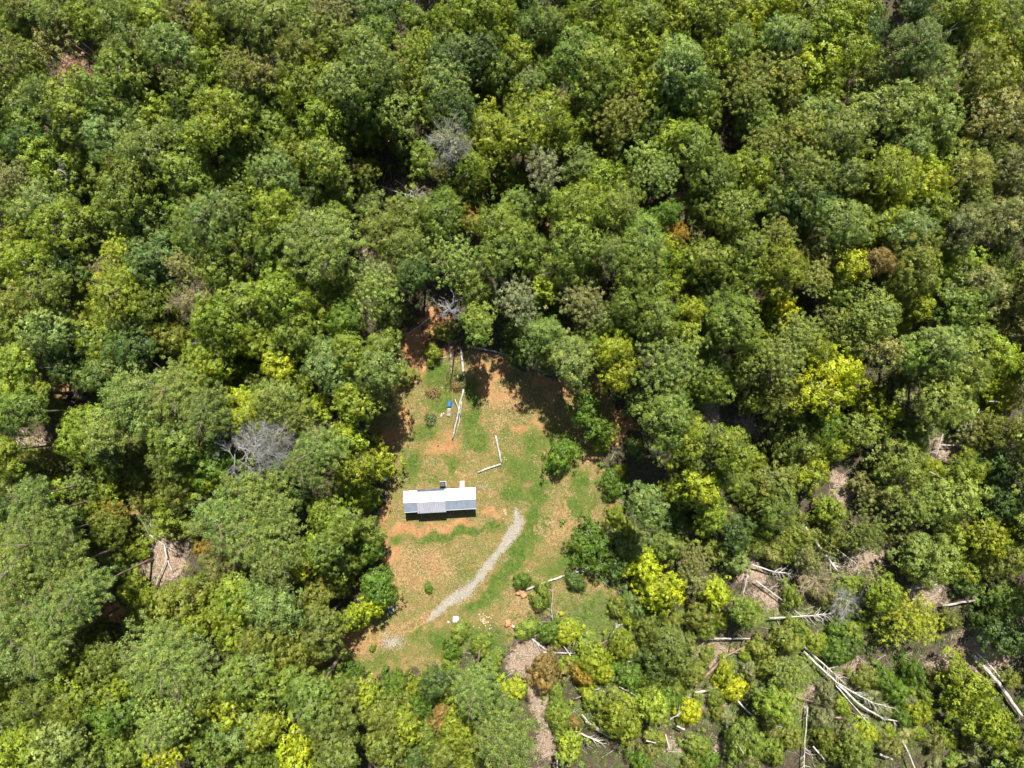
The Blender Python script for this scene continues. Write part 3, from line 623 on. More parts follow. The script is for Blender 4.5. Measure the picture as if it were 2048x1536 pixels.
SHRUBS = """
790 1362 24 G|1120 912 36 G|1135 896 20 G|1205 884 18 y|1271 893 20 B|807 752 22 o|1098 1264 24 G|1134 1262 22 Y|1090 1342 34 n|1186 1318 34 Y|1165 1345 24 or|1208 1345 22 Y|1026 1376 26 Y|880 1430 25 n
1268 1207 26 B|1256 1234 14 Y|1225 966 26 G|1238 945 18 y|1330 1084 30 b|1379 1422 24 YY|1116 1427 28 g|1142 1440 15 n|1449 1342 22 Y|1470 1376 24 YY|1118 1448 22 g|857 1175 7 G|835 1368 18 y|700 1346 24 G|670 1356 26 g|697 1352 9 or|640 1368 24 g
887 665 22 o|866 705 16 y|725 285 20 y|738 338 26 y|1236 1330 34 G|1260 1350 30 G|1215 1290 30 g|1240 1285 26 y|1290 1260 26 o|1400 1230 28 o|1340 1236 26 o|1470 1256 30 G|1550 1250 34 y|1566 1275 30 o|1600 1080 26 g|1656 1025 24 y|1820 1340 28 G
1330 1395 28 G|1345 1370 24 g|1300 1360 28 g|1410 1255 22 g|1385 1345 24 o|1360 1470 26 o|1395 1490 24 g|1430 1395 18 g|905 1300 18 G|960 1290 22 g|920 1262 15 g|985 1320 20 g|818 1384 12 Y|812 1400 14 y|745 1295 5 g|1055 1255 14 g|1045 1160 12 G|1085 1180 16 g|1080 1200 14 g|1150 1160 14 d
1250 1060 20 y|1230 1030 16 y|1265 1090 18 g|1245 1105 14 o|900 1320 14 g|878 1345 12 g|925 1440 26 y|945 1480 26 o|900 1480 22 y|860 1450 20 g|1115 1390 14 g|1190 1400 24 g|1175 1385 16 Y|1210 1435 20 o|1670 1300 26 G|1690 1290 24 d|1700 1260 24 g|1725 1350 24 o|1760 1355 24 G|1700 1390 20 g|1680 1440 24 g|1720 1460 24 Y|1640 1460 24 o
1760 1390 22 y|1790 1380 22 G|1830 1420 24 Y|1800 1440 20 G|1580 1470 24 o|1545 1500 26 g|1660 1510 24 g|1770 1520 24 g|1930 1170 22 d|1900 1240 20 o|1960 1240 24 d|1990 1330 14 y|1980 1190 20 Y|280 1090 20 y|250 1100 24 g|310 1000 20 y|290 985 16 g|240 1150 22 d|390 1060 20 k|300 1195 18 Y
590 740 20 k|610 720 20 g|580 780 22 g|480 745 22 Y|500 770 20 y|740 1000 14 g|757 1003 6 G|765 1150 18 G|775 1180 14 g|760 1200 12 Y|720 1245 16 Y|1400 1055 20 o|1350 1020 20 g|1520 1060 22 g|1505 1010 22 o|1480 960 24 o|1510 920 24 y|1540 1110 20 k|1580 1110 22 G|1695 1080 20 k|1680 1200 24 o|1700 1170 22 g|1640 1180 24 k|1620 1220 26 G|1580 1190 24 g
"""
UNDER = []
STORM = [(690, 1345), (940, 1310), (1060, 1190), (1240, 1060), (1460, 1010), (1500, 830), (1760, 760), (1850, 830), (2060, 760), (2060, 1550), (700, 1550)]
STORM2 = [(60, 870), (410, 960), (440, 1240), (230, 1250), (160, 1010), (60, 960)]
def place_tree(u, v, rpx, kind, tone, H=None, label=None, group=None, low=False, stuff=False):
    j = random.Random(int(u * 7919 + v * 104729))
    if H is None:
        if kind == 'P': H = 19 + rpx * .045 + j.uniform(-1, 1.5)
        elif kind == 'C': H = 15 + rpx * .06 + j.uniform(-1, 2)
        elif kind == 'L': H = 12 + rpx * .10 + j.uniform(-2, 2)
        else: H = 12 + rpx * .10 + j.uniform(-4.5, 4.5)
    if kind != 'P' and not low and (in_poly(np.array([u]), np.array([v]), STORM)[0] or in_poly(np.array([u]), np.array([v]), STORM2)[0]): H = H * .48 + rpx * .02; rpx *= .96
    zc = H * .84
    k = (H_CAM - zc) / F_PX
    x, y = P(u, v, zc)
    R = rpx * k * 1.06
    cands = sorted(PROTO[kind], key=lambda p: abs(p[0] - R))[:3]
    cands = [c for c in cands if abs(c[0] - R) < 1.2 + abs(cands[0][0] - R)]
    R0, Hc0, cme, tme = cands[j.randrange(len(cands))]
    s = R / R0; sz = max(.8, min(1.35, s)) * j.uniform(.9, 1.15)
    if s < .6: sz = s * 1.2
    base_c = H - Hc0 * sz                       # height of the crown's widest level
    g = float(gz(x, y))
    if stuff:
        a = j.uniform(0, 6.28); c = TONE[tone]; b = j.uniform(.84, 1.18); UNDER.append((cme, tme, x, y, g, base_c, s, sz, a, (c[0] * b, c[1] * b, c[2] * b))); return
    nm, cat, word, look = KN[kind]
    root = empty(nm, (x, y, g), 0)
    size = 'broad' if rpx > 56 else ('large' if rpx > 46 else ('medium' if rpx > 34 else 'small'))
    if not label: later(root, "%s %s %s" % (size, TWORD[tone], word), u, v)
    tag(root, label, cat,
        group or {'B': 'broadleaf trees of the forest', 'L': 'airy young trees of the forest', 'P': 'pines of the forest', 'C': 'feathery conifers of the forest', 'S': 'shrubs'}[kind])
    cr = obj("crown", cme, root)
    cr.location = (0, 0, base_c); cr.scale = (s * j.uniform(.94, 1.06), s * j.uniform(.94, 1.06), sz); cr.rotation_euler = (j.uniform(-.06, .06), j.uniform(-.06, .06), j.uniform(0, 6.28))
    c = TONE[tone]; b = j.uniform(.84, 1.18); w = j.uniform(-.08, .08)
    cr.color = (c[0] * b * (1 + w), c[1] * b, c[2] * b * (1 - w), 1)
    tr = obj("trunk", tme, root)
    tr.scale = (s ** .7, s ** .7, base_c / BASE_H); tr.rotation_euler = (0, 0, cr.rotation_euler[2])
    COUNT[kind] = COUNT.get(kind, 0) + 1
    return root
def place_shrub(u, v, rpx, tone, label=None):
    j = random.Random(int(u * 31 + v * 977))
    R = rpx * .0865 * 1.08; z = R * .8; x, y = P(u, v, z)
    R0, Hc0, cme, tme = min(PROTO['S'], key=lambda p: abs(p[0] - R))
    s = R / R0
    root = empty("shrub", (x, y, float(gz(x, y))))
    size = 'spreading' if rpx > 25 else ('bushy' if rpx > 17 else 'small')
    if not label: later(root, "%s %s shrub" % (size, TWORD[tone]), u, v)
    tag(root, label, 'shrub', 'shrubs and saplings on open ground')
    cr = obj("crown", cme, root); cr.location = (0, 0, .42 * R + .1); cr.scale = (s * j.uniform(.85, 1.25), s * j.uniform(.7, 1.05), s * j.uniform(.8, 1.3)); cr.rotation_euler = (0, 0, j.uniform(0, 6.28))
    c = TONE[tone]; b = j.uniform(.9, 1.2); cr.color = (c[0] * b, c[1] * b, c[2] * b, 1)
    tr = obj("trunk", tme, root); tr.scale = (s, s, s); tr.rotation_euler = cr.rotation_euler
    COUNT['S'] = COUNT.get('S', 0) + 1

W_, G_, Br = M['bleached'], M['grey_wood'], M['brown_wood']
LOGS = [([(1391, 1374), (1449, 1314), (1489, 1292)], .22, .1, Br, 10, .5), ([(1386, 1276), (1440, 1277), (1499, 1276)], .11, .08, W_, 0, .9), ([(1391, 1386), (1424, 1381)], .16, .14, W_, 0, .4),
        ([(1171, 1442), (1188, 1453), (1204, 1462)], .15, .12, W_, 0, .8), ([(1149, 1462), (1178, 1475), (1204, 1487)], .14, .08, W_, 6, .7), ([(1164, 1429), (1184, 1454), (1221, 1476)], .08, .05, W_, 0, 1.2), ([(1206, 1382), (1241, 1412)], .1, .07, W_, 0, .6),
        ([(1331, 1469), (1340, 1502)], .1, .07, W_, 0, 1.2), ([(1474, 1399), (1494, 1422), (1516, 1440)], .12, .08, W_, 0, .8), ([(1113, 1505), (1115, 1540)], .12, .1, W_, 0, .5), ([(1151, 1398), (1199, 1377)], .07, .05, G_, 4, .8),
        ([(1504, 1484), (1516, 1509)], .12, .09, W_, 0, 1.2), ([(1221, 1274), (1232, 1256), (1239, 1248)], .07, .03, W_, 8, 1.3), ([(1256, 1324), (1294, 1314)], .07, .04, W_, 4, 1.8), ([(1239, 1374), (1268, 1390), (1299, 1404)], .08, .05, W_, 4, 1.6),
        ([(1536, 1234), (1600, 1230), (1662, 1225)], .11, .06, W_, 26, 1.1), ([(1595, 1281), (1640, 1322), (1686, 1364)], .12, .07, W_, 8, .9), ([(1603, 1299), (1666, 1359), (1736, 1399), (1786, 1412)], .16, .05, W_, 18, 1.0),
        ([(1668, 1361), (1711, 1402), (1761, 1432), (1836, 1447)], .16, .06, W_, 14, .8), ([(1666, 1366), (1711, 1417), (1746, 1462)], .09, .04, W_, 10, .7), ([(1536, 1373), (1590, 1390), (1653, 1407)], .13, .09, Br, 6, .5),
        ([(1611, 1409), (1607, 1477), (1607, 1540)], .09, .06, W_, 8, .8), ([(1658, 1428), (1681, 1429)], .14, .12, Br, 0, .5), ([(1948, 1312), (1998, 1364), (2050, 1436)], .28, .2, W_, 0, .5), ([(1954, 1306), (1990, 1340), (2010, 1366)], .12, .1, W_, 0, .9),
        ([(1873, 1419), (1933, 1452), (1986, 1494)], .16, .07, W_, 12, 1.2), ([(1886, 1212), (1940, 1202), (1986, 1192)], .16, .1, G_, 8, .7), ([(1798, 1477), (1814, 1506), (1828, 1540)], .12, .09, W_, 0, 1.4), ([(1623, 1489), (1648, 1519)], .12, .08, W_, 0, .9),
        ([(1753, 1502), (1778, 1512)], .14, .12, G_, 0, 1.2), ([(1613, 1055), (1645, 1100), (1676, 1143)], .17, .12, W_, 6, 1.0), ([(1623, 1060), (1670, 1095), (1716, 1130)], .1, .06, W_, 5, 1.3), ([(1500, 1128), (1545, 1142), (1590, 1148)], .12, .05, W_, 22, .9),
        ([(1510, 1160), (1545, 1185), (1600, 1230)], .09, .04, W_, 16, .7), ([(2016, 1089), (2052, 1102)], .18, .15, G_, 0, 2.0), ([(1873, 890), (1931, 890)], .1, .07, W_, 12, 1.4), ([(1886, 868), (1871, 913)], .08, .05, W_, 4, 2.0), ([(1786, 800), (1856, 803)], .16, .12, G_, 0, 4.5),
        ([(1961, 818), (1950, 834), (1936, 843)], .07, .04, W_, 6, 5.0), ([(1858, 943), (1896, 963)], .1, .07, G_, 0, 5.0), ([(1981, 803), (2016, 803)], .09, .07, W_, 4, 7.0), ([(280, 399), (318, 418), (352, 431)], .2, .15, G_, 0, 8.0),
        ([(322, 599), (360, 606)], .13, .1, W_, 0, 10.0), ([(397, 525), (440, 524)], .08, .06, W_, 0, 9.0), ([(643, 384), (690, 404), (749, 428)], .17, .12, W_, 4, 4.0), ([(760, 372), (800, 386), (858, 402)], .1, .05, W_, 26, 2.0), ([(790, 360), (830, 388), (850, 396)], .07, .04, W_, 16, 2.5),
        ([(445, 871), (460, 898), (475, 925)], .3, .22, G_, 0, 9.0), ([(215, 1098), (245, 1083), (275, 1070)], .12, .09, G_, 0, 1.5), ([(302, 1069), (330, 1088), (360, 1109)], .11, .07, W_, 3, .5), ([(331, 1090), (336, 1115), (321, 1150), (300, 1209)], .12, .06, W_, 3, .9), ([(336, 1116), (348, 1142)], .11, .09, W_, 0, .4),
        ([(375, 1095), (379, 1084)], .1, .08, W_, 0, 1.0), ([(245, 978), (271, 993)], .08, .04, W_, 8, 1.5), ([(-4, 1020), (13, 1015)], .14, .12, W_, 0, 6.0), ([(472, 857), (497, 855)], .12, .1, G_, 0, 8.0), ([(102, 797), (147, 808)], .13, .09, Br, 5, 1.0), ([(150, 806), (165, 790)], .06, .03, W_, 8, 1.5),
        ([(512, 953), (527, 938)], .2, .16, G_, 0, 7.0), ([(672, 1068), (687, 1074), (722, 1068)], .09, .06, W_, 3, 3.0), ([(687, 1000), (700, 1020), (707, 1043)], .12, .05, G_, 18, 1.0), ([(227, 1297), (250, 1281), (269, 1266)], .08, .06, W_, 4, 2.0), ([(690, 1388), (700, 1378), (709, 1366)], .22, .2, W_, 0, 1.6),
        ([(814, 1349), (822, 1372), (839, 1392)], .1, .05, W_, 14, .5), ([(803, 1374), (808, 1402)], .1, .08, G_, 0, .5), ([(830, 1362), (836, 1380)], .1, .07, W_, 6, .4), ([(837, 1512), (845, 1493), (857, 1482)], .09, .05, W_, 4, .9), ([(876, 1514), (898, 1507)], .19, .15, W_, 0, .5),
        ([(847, 1437), (857, 1448)], .12, .1, W_, 0, 1.0), ([(930, 1492), (962, 1477)], .08, .04, W_, 6, 1.2), ([(1340, 1440), (1362, 1428)], .08, .05, W_, 6, 1.8), ([(1354, 1453), (1370, 1460)], .12, .1, W_, 0, 2.0), ([(1292, 1482), (1312, 1486)], .09, .07, W_, 0, 2.0),
        ([(42, 880), (62, 895), (80, 902)], .08, .04, W_, 14, 1.2), ([(30, 935), (48, 915)], .07, .03, W_, 12, 4.0), ([(1290, 620), (1360, 640)], .06, .04, G_, 0, 3.0), ([(1545, 400), (1560, 395)], .08, .06, W_, 4, 9.0), ([(1566, 488), (1598, 496)], .12, .09, W_, 0, 9.0), ([(1985, 428), (2005, 424)], .1, .06, W_, 8, 9.0),
        ([(1335, 120), (1350, 138)], .06, .03, W_, 10, 15.0), ([(1362, 150), (1385, 145)], .1, .05, W_, 8, 14.0), ([(1301, 905), (1325, 908)], .08, .05, W_, 10, 6.0), ([(1395, 1035), (1410, 1012)], .07, .05, G_, 4, 4.0), ([(1770, 455), (1800, 440)], .06, .03, W_, 12, 12.0),
        ([(1945, 1345), (1990, 1372)], .09, .06, G_, 6, 1.0), ([(1730, 1180), (1765, 1195)], .1, .08, G_, 5, .7), ([(1820, 1180), (1880, 1168)], .12, .08, G_, 10, .7), ([(20, 215), (36, 200)], .07, .03, W_, 12, 13.0), ([(90, 215), (102, 228)], .07, .03, G_, 12, 13.0), ([(105, 345), (125, 340)], .07, .03, W_, 12, 12.0), ([(1485, 1190), (1494, 1150)], .06, .04, W_, 4, 1.0)]
tl = []
for row in TREES.replace('\n', '|').split('|'):
    f = row.split()
    if len(f) >= 5: tl.append((float(f[0]), float(f[1]), float(f[2]), f[3], f[4]))
SPECIAL = {(1186, 1104): "round deep-green tree standing alone right of the gravel drive", (856, 82): "small vivid yellow tree near the top, left of centre",
           (950, 1374): "dark blue-green pine below the clearing with its bare trunk showing above it", (1008, 1480): "broad blue-green pine at the bottom edge, right of the brushy gap",
           (752, 1178): "rounded deep-green tree on the left edge of the clearing above the green utility box", (742, 924): "yellow-green tree overhanging the clearing just left of the house",
           (764, 786): "small khaki tree on the clearing's left edge level with the blue tarp", (1581, 627): "small vivid yellow tree, brightest in the right half of the forest",
           (640, 482): "broad domed blue-green pine, largest pine in the upper left forest", (337, 1318): "broadest blue-green pine dome in the lower left forest",
           (1326, 1186): "vivid yellow airy tree lower right of the clearing", (1831, 95): "dusky blue-green pine beside the dark gap at the top right"}
_bs = sorted([t_[2] for t_ in tl if t_[3] == 'B'], reverse=True); BCUT = _bs[296] if len(_bs) > 296 else 0
for (u, v, r, kd, tn) in tl:
    H = None
    if kd != 'P' and (u, v) not in SPECIAL and u > 1050 and v > 1000 and tn not in ('YY',) and not (u > 1900 and r > 50):
        if any(math.hypot(l_[0][0][0] - l_[0][-1][0], l_[0][0][1] - l_[0][-1][1]) > 55 and seg_dist(np.array([u]), np.array([v]), l_[0], False)[0] < r * .62 for l_ in LOGS): continue
    if kd == 'B' and r <= BCUT and (u, v) not in SPECIAL:
        place_tree(u, v, r, kd, tn, None, stuff=True); continue
    if (u, v) == (1186, 1104): H = 8.5
    if (u, v) == (752, 1178): H = 8.0
    if (u, v) in ((764, 786), (742, 924), (725, 1090), (700, 974), (1172, 812), (1198, 856), (737, 1222), (697, 1242)): H = 9
    place_tree(u, v, r, kd, tn, H, SPECIAL.get((u, v)))
# small trees standing in the spaces between the big crowns
fr = random.Random(77)
ex = [(t_[0], t_[1], t_[2]) for t_ in tl]
GAPS = [(107, 158, 26), (500, 315, 34), (707, 238, 30), (800, 372, 55), (860, 392, 40), (770, 300, 30), (1470, 262, 40), (1800, 45, 60), (1870, 30, 50), (345, 440, 36), (130, 775, 40), (80, 880, 45), (330, 1110, 60), (260, 1110, 45),
        (225, 1230, 45), (245, 1280, 35), (840, 640, 50), (880, 600, 30), (810, 690, 40), (1700, 605, 40), (1640, 640, 30), (1090, 460, 34), (545, 680, 24), (525, 885, 62), (380, 596, 50), (900, 280, 46), (897, 617, 30), (680, 1020, 40), (720, 1010, 40), (1420, 840, 34),
        (1500, 850, 40), (1300, 950, 50), (1250, 870, 40), (1690, 980, 40), (1900, 895, 50), (1740, 1130, 50), (610, 1330, 60), (1000, 1340, 60), (1950, 1300, 70), (1420, 1330, 80), (1690, 1370, 110), (1560, 1190, 80), (1160, 1400, 100), (1250, 1260, 110), (1640, 1450, 60), (1830, 1460, 60)]
cu = np.array([e[0] for e in ex]); cv = np.array([e[1] for e in ex]); cr_ = np.array([e[2] for e in ex])
added = 0; tries = 0
while tries < 9000 and added < 150:
    tries += 1
    u = fr.uniform(-10, 2058); v = fr.uniform(-10, 1546); r = fr.uniform(26, 40)
    if in_poly(np.array([u]), np.array([v]), CLEAR)[0] or seg_dist(np.array([u]), np.array([v]), CLEAR)[0] < r * .9: continue
    if v > 1140 and u > 1030: continue
    d = np.hypot(cu - u, cv - v)
    if (d < (cr_ + r) * .68).any(): continue
    if any(math.hypot(u - a, v - b) < c + r * .3 for a, b, c in GAPS): continue
    right = u > 1500
    tn = fr.choice(['o', 'k', 'y', 'g', 'lo', 'Y'] if right else ['g', 'b', 'y', 'd', 'g', 'o', 'l'])
    place_tree(u, v, r, fr.choice('BBBL'), tn, fr.uniform(6, 10), stuff=True)
    cu = np.append(cu, u); cv = np.append(cv, v); cr_ = np.append(cr_, r); added += 1
def join_under():
    VV = []; TT = []; HH = []; CC = []
    for (cme, tme, x, y, g, bc, s_, sz, a, col) in UNDER:
        n_ = len(cme.vertices); co = np.empty(n_ * 3, np.float32); cme.vertices.foreach_get("co", co); co = co.reshape(-1, 3)
        tt = np.empty(n_, np.float32); cme.attributes["tint"].data.foreach_get("value", tt); hh = np.empty(n_, np.float32); cme.attributes["hue"].data.foreach_get("value", hh)
        ca, sa = math.cos(a), math.sin(a)
        VV.append(np.stack([(co[:, 0] * ca - co[:, 1] * sa) * s_ + x, (co[:, 0] * sa + co[:, 1] * ca) * s_ + y, co[:, 2] * sz + bc + g], 1)); TT.append(tt); HH.append(hh); CC.append(np.tile(np.array([[*col, 1]], np.float32), (n_, 1)))
    V = np.vstack(VV); nv = len(V); me = mesh_np("understory", V, np.arange(nv).reshape(-1, 4), M['leaf_mixed'], dict(tint=np.concatenate(TT), hue=np.concatenate(HH)))
    at = me.color_attributes.new("own", 'FLOAT_COLOR', 'POINT'); at.data.foreach_set("color", np.vstack(CC).ravel())
    tm = MB()
    for (cme, tme, x, y, g, bc, s_, sz, a, col) in UNDER: tm.tube([(x, y, g - .2), (x + .1, y, g + bc * .5), (x, y + .1, g + bc + 1.5)], [.2, .15, .06], 6, .1)
    o_ = obj("understory_trees", me); tag(o_, "smaller green trees filling the spaces between the big forest crowns", 'understory trees', None, 'stuff')
    t2 = tm.build("trunks", M['bark'], o_, True); t2['kind'] = 'stuff'
join_under()
print("trees", COUNT, "added", added, "under", len(UNDER), "cut", BCUT)

# ------------------------------------------------------------------ dead standing trees
def dead_tree(u, v, rpx, H, seed, label, mat, leaf_tone=None, th=.09, n1=26, n2=9, n3=4, up=.35, bias=None):
    zc = H * .85; x, y = P(u, v, zc); R = rpx * (H_CAM - zc) / F_PX
    root = empty("dead_tree", (x, y, float(gz(x, y)))); tag(root, label, 'dead tree')
    mb = bare_branches(seed, R, H * .25, n1, n2, n3, th, up, bias)
    b = mb.build("branches", mat, root); b.location = (0, 0, H * .72)
    tm = MB(); n = 7; q = np.linspace(0, 1, n); rs = np.random.RandomState(seed)
    tm.tube(np.stack([np.cumsum(rs.randn(n) * .06), np.cumsum(rs.randn(n) * .06), q * H * .98 - .2 * (1 - q)], 1), .24 * (1 - .85 * q), 8, .1)
    tm.build("trunk", mat, root, True)
    if leaf_tone:
        cm = crown_mesh("dry_leaves", broad_crown(R, H * .28, seed, dens=.2 if bias is not None else .5, leaf=(.12, .22)))
        c = obj("crown", cm, root); c.location = (0, 0, H * .68); c.color = (*TONE[leaf_tone], 1)
    return root
dead_tree(525, 888, 62, 20, 1, "large bare silver-grey dead tree in the left forest, left of the clearing", M['dead_twigs'], 'e', .05, 70, 16, 7, .1, math.radians(28))
dead_tree(900, 282, 46, 22, 2, "pale grey dead tree with fine twigs above the fallen branches, top centre", M['dead_twigs'], 'e', .032, 40, 12, 5, .2)
dead_tree(380, 596, 52, 19, 3, "bare brownish dead tree with crooked branches in the left forest", M['brown_twigs'], 'k', .06, 28, 10, 4, .2)
dead_tree(897, 617, 28, 21, 4, "small bare treetop over the dark gap above the clearing", M['dead_twigs'], None, .035, 22, 8, 3, .3)
dead_tree(1010, 160, 18, 14, 5, "slim bare dead tree top near the top edge, centre", M['dead_twigs'], None, .04, 14, 5, 2, .3)
dead_tree(1630, 1160, 40, 5, 6, "brownish-grey leafless bush tangle in the right storm-felled strip", M['brown_twigs'], 'k', .05, 34, 12, 4, .25)
dead_tree(1690, 1205, 34, 5, 7, "grey leafless bush left of the pale yellow feathery tree, lower right", M['dead_twigs'], 'e', .05, 30, 10, 4, .25)

# ------------------------------------------------------------------ fallen trunks and branches
def log(pts, r0, r1, mat, label, z=.25, twigs=0, tw_len=1.6, name="fallen_log", k=8, cat='fallen log', seed=None, rise=0.0):
    rs = np.random.RandomState(seed if seed is not None else int(pts[0][0] * 3 + pts[0][1]))
    W = np.array([P(a, b, z) for a, b in pts]); seg = np.r_[0, np.cumsum(np.hypot(*np.diff(W, axis=0).T))]
    n = max(6, int(seg[-1] / .9)); s = np.linspace(0, seg[-1], n)
    x = np.interp(s, seg, W[:, 0]) + np.r_[0, rs.randn(n - 2) * .035, 0]; y = np.interp(s, seg, W[:, 1]) + np.r_[0, rs.randn(n - 2) * .035, 0]
    q = s / s[-1]; x0, y0 = x[0], y[0]; g0 = float(gz(x0, y0))
    zz = gz(x, y) - g0 + z + rise * np.sin(q * math.pi * .6)
    A = np.stack([x - x0, y - y0, zz], 1); rad = r0 + (r1 - r0) * q
    mb = MB(); mb.tube(A, rad, k, .14, rs)
    if twigs:
        root = empty("fallen_tree", (x0, y0, g0)); tag(root, label, 'fallen tree', 'storm-felled trunks')
        mb.build("trunk", mat, root, True)
        tb = MB(); d = unit(A[-1] - A[0])
        for _ in range(twigs):
            f = rs.uniform(.35, 1) ** .7; i0 = np.array([np.interp(f, q, A[:, m]) for m in range(3)])
            sd = rs.choice([-1, 1]); perp = np.array([-d[1], d[0], 0]) * sd
            L = tw_len * rs.uniform(.5, 1.3) * (1.3 - .5 * f); dd = unit(d * rs.uniform(.3, 1.3) + perp * rs.uniform(.3, 1) + np.array([0, 0, rs.uniform(-.1, .35)]))
            e = i0 + dd * L; m_ = (i0 + e) / 2 + rs.randn(3) * .07 * L; rr = r1 * .55 + .012
            tb.tube(np.array([i0, m_, e]), [rr, rr * .7, rr * .3], 4, 0, rs, False)
            for _k in range(3):
                g = rs.uniform(.3, 1); a_ = i0 + (e - i0) * g; d3 = unit(dd + rs.randn(3) * np.array([.6, .6, .25])); tb.tube(np.array([a_, a_ + d3 * L * .4]), [rr * .4, rr * .15], 3, 0, rs, False)
        tb.build("branches", mat, root)
        return root
    o_ = mb.build(name, mat, None, True); o_.location = (x0, y0, g0); tag(o_, label, cat, 'storm-felled trunks'); return o_
# in the clearing
log([(902, 735), (905, 777), (907, 854)], .12, .06, Br, "long thin brown log lying beside the blue tarp", .14)
log([(896, 655), (900, 700), (902, 733)], .2, .14, G_, "brown trunk running out of the forest shade towards the brush strip", .2)
log([(927, 778), (916, 828), (905, 878)], .17, .12, W_, "thick white barkless log, longest of the crossed logs above the house", .3, rise=.1)
log([(923, 802), (919, 825), (919, 842), (912, 870)], .08, .05, W_, "thin crooked white pole right of the thick white log", .1)
log([(910, 798), (921.5, 831)], .07, .1, W_, "short white pole crossing over the thick white log", .52)
log([(915, 749), (914, 766)], .05, .04, W_, "short pale stick above the brown brush strip", .08)
log([(921.5, 699), (925, 730), (928, 751)], .2, .22, W_, "pale grey log with sawn lower end, pointing down from the forest edge", .22)
log([(853, 719), (894, 714)], .09, .07, W_, "thin pale pole lying along the top edge of the lawn", .1)
log([(991, 871), (1003, 925.6)], .15, .17, W_, "straight grey-white log, upper arm of the L shape in the lawn", .18)
log([(1002, 928), (979, 936), (956, 944.6)], .17, .15, W_, "straight grey-white log, lower arm of the L shape in the lawn", .18)
log([(953, 695), (1007, 707), (1039, 721), (1105, 752)], .17, .1, G_, "long grey trunk curving through the shade at the clearing's upper right edge", .2, 8)
log([(812, 671), (862, 634)], .12, .08, G_, "slim pale leaning pole in the shaded gap above the clearing", 1.5)
log([(1052, 1180), (1078, 1169), (1110, 1158), (1160, 1142), (1238, 1108)], .19, .13, W_, "long white fallen trunk running under the lone round tree", .35, 14, 2.6)
log([(1240, 1108), (1290, 1094)], .1, .04, W_, "bare white fallen treetop right of the lone round tree", .6, 26, 3.0)
log([(1023, 1251), (1048, 1266), (1070, 1282), (1092, 1300)], .24, .16, W_, "thick white fallen trunk with a torn butt below the gravel drive", .35, 5, 1.4)
log([(1180, 1352), (1140, 1310), (1108, 1264), (1103, 1218), (1105, 1180)], .13, .035, W_, "slender white sapling bent over the green shrubs below the drive", .9, 18, 1.7)
log([(1083, 1304), (1149, 1307)], .14, .12, W_, "short straight white log lying level right of the brown bush", .4)
log([(1096, 1332), (1099, 1303)], .07, .06, G_, "thin grey stick leaning by the brown bush", .3)
# remaining storm-felled trunks: points, radius, tone, twigs
lines = [l_[0] for l_ in LOGS]
def on_log(u, v, r): return any(seg_dist(np.array([u]), np.array([v]), l_, False)[0] < r * .75 for l_ in lines)
shr = []
for row in SHRUBS.replace('\n', '|').split('|'):
    f = row.split()
    if len(f) >= 4:
        u, v, r = float(f[0]), float(f[1]), float(f[2])
        if u > 1200 and v > 1000 and on_log(u, v, r): continue
        shr.append((u, v, r, f[3]))
sr = random.Random(404); tries = 0; nadd = 0
while nadd < 60 and tries < 4000:
    tries += 1; u = sr.uniform(1060, 2050); v = sr.uniform(1180, 1536); r = sr.uniform(10, 20)
    if u < 1125 or sr.random() > float(blobs(np.array([u]), np.array([v]), SCRUB)[0]) or in_poly(np.array([u]), np.array([v]), CLEAR)[0]: continue
    if sr.random() < float(blobs(np.array([u]), np.array([v]), BARE)[0]) * .8 or on_log(u, v, r): continue
    if any(math.hypot(u - q[0], v - q[1]) < (r + q[2]) * .75 for q in shr) or any(math.hypot(u - q[0], v - q[1]) < q[2] for q in tl): continue
    shr.append((u, v, r, sr.choice(['o', 'k', 'y', 'g', 'o', 'G', 'lo', 'e']))); nadd += 1
for q in shr: place_shrub(*q)
for (pts, r0, r1, mt, tw, z) in LOGS:
    if pts[0][0] > 1050 and pts[0][1] > 1000: r0 *= 1.3; r1 *= 1.4; z += .7
    a, b = pts[0], pts[-1]; um = (a[0] + b[0]) / 2; vm = (a[1] + b[1]) / 2; L = math.hypot(a[0] - b[0], a[1] - b[1]) * .088
    dx, dy = b[0] - a[0], b[1] - a[1]; ori = 'level' if abs(dy) < abs(dx) * .35 else ('upright-lying' if abs(dx) < abs(dy) * .35 else ('down-sloping' if dx * dy > 0 else 'up-sloping'))
    col = {id(W_): 'white', id(G_): 'grey', id(Br): 'brown'}[id(mt)]
    head = "%s %s %s" % ('long' if L > 8 else ('mid-length' if L > 4 else 'short'), col, {'level': 'level', 'upright-lying': 'top-to-bottom', 'down-sloping': 'rightward-falling', 'up-sloping': 'rightward-rising'}[ori] + (' branchy trunk' if tw else ' log'))
    later(log(pts, r0, r1, mt, 'x', z, tw), head, um, vm)
settle()

# standing bare trunks of broken trees
def snag(u, v, H, r, mat, label, lean=(0, 0)):
    x, y = P(u, v); root = MB(); q = np.linspace(0, 1, 8)
    root.tube(np.stack([lean[0] * q * q, lean[1] * q * q, q * H - .2 * (1 - q)], 1), r * (1.2 - .75 * q), 9, .12)
    o_ = root.build("snag", mat, None, True); o_.location = (x, y, float(gz(x, y))); tag(o_, label, 'dead trunk')
snag(1449, 1446, 10, .16, G_, "tall dark bare trunk standing by the bare soil patch, lower right")
snag(1003, 1405, 9, .26, G_, "thick bare standing trunk between the two bottom-edge pines")

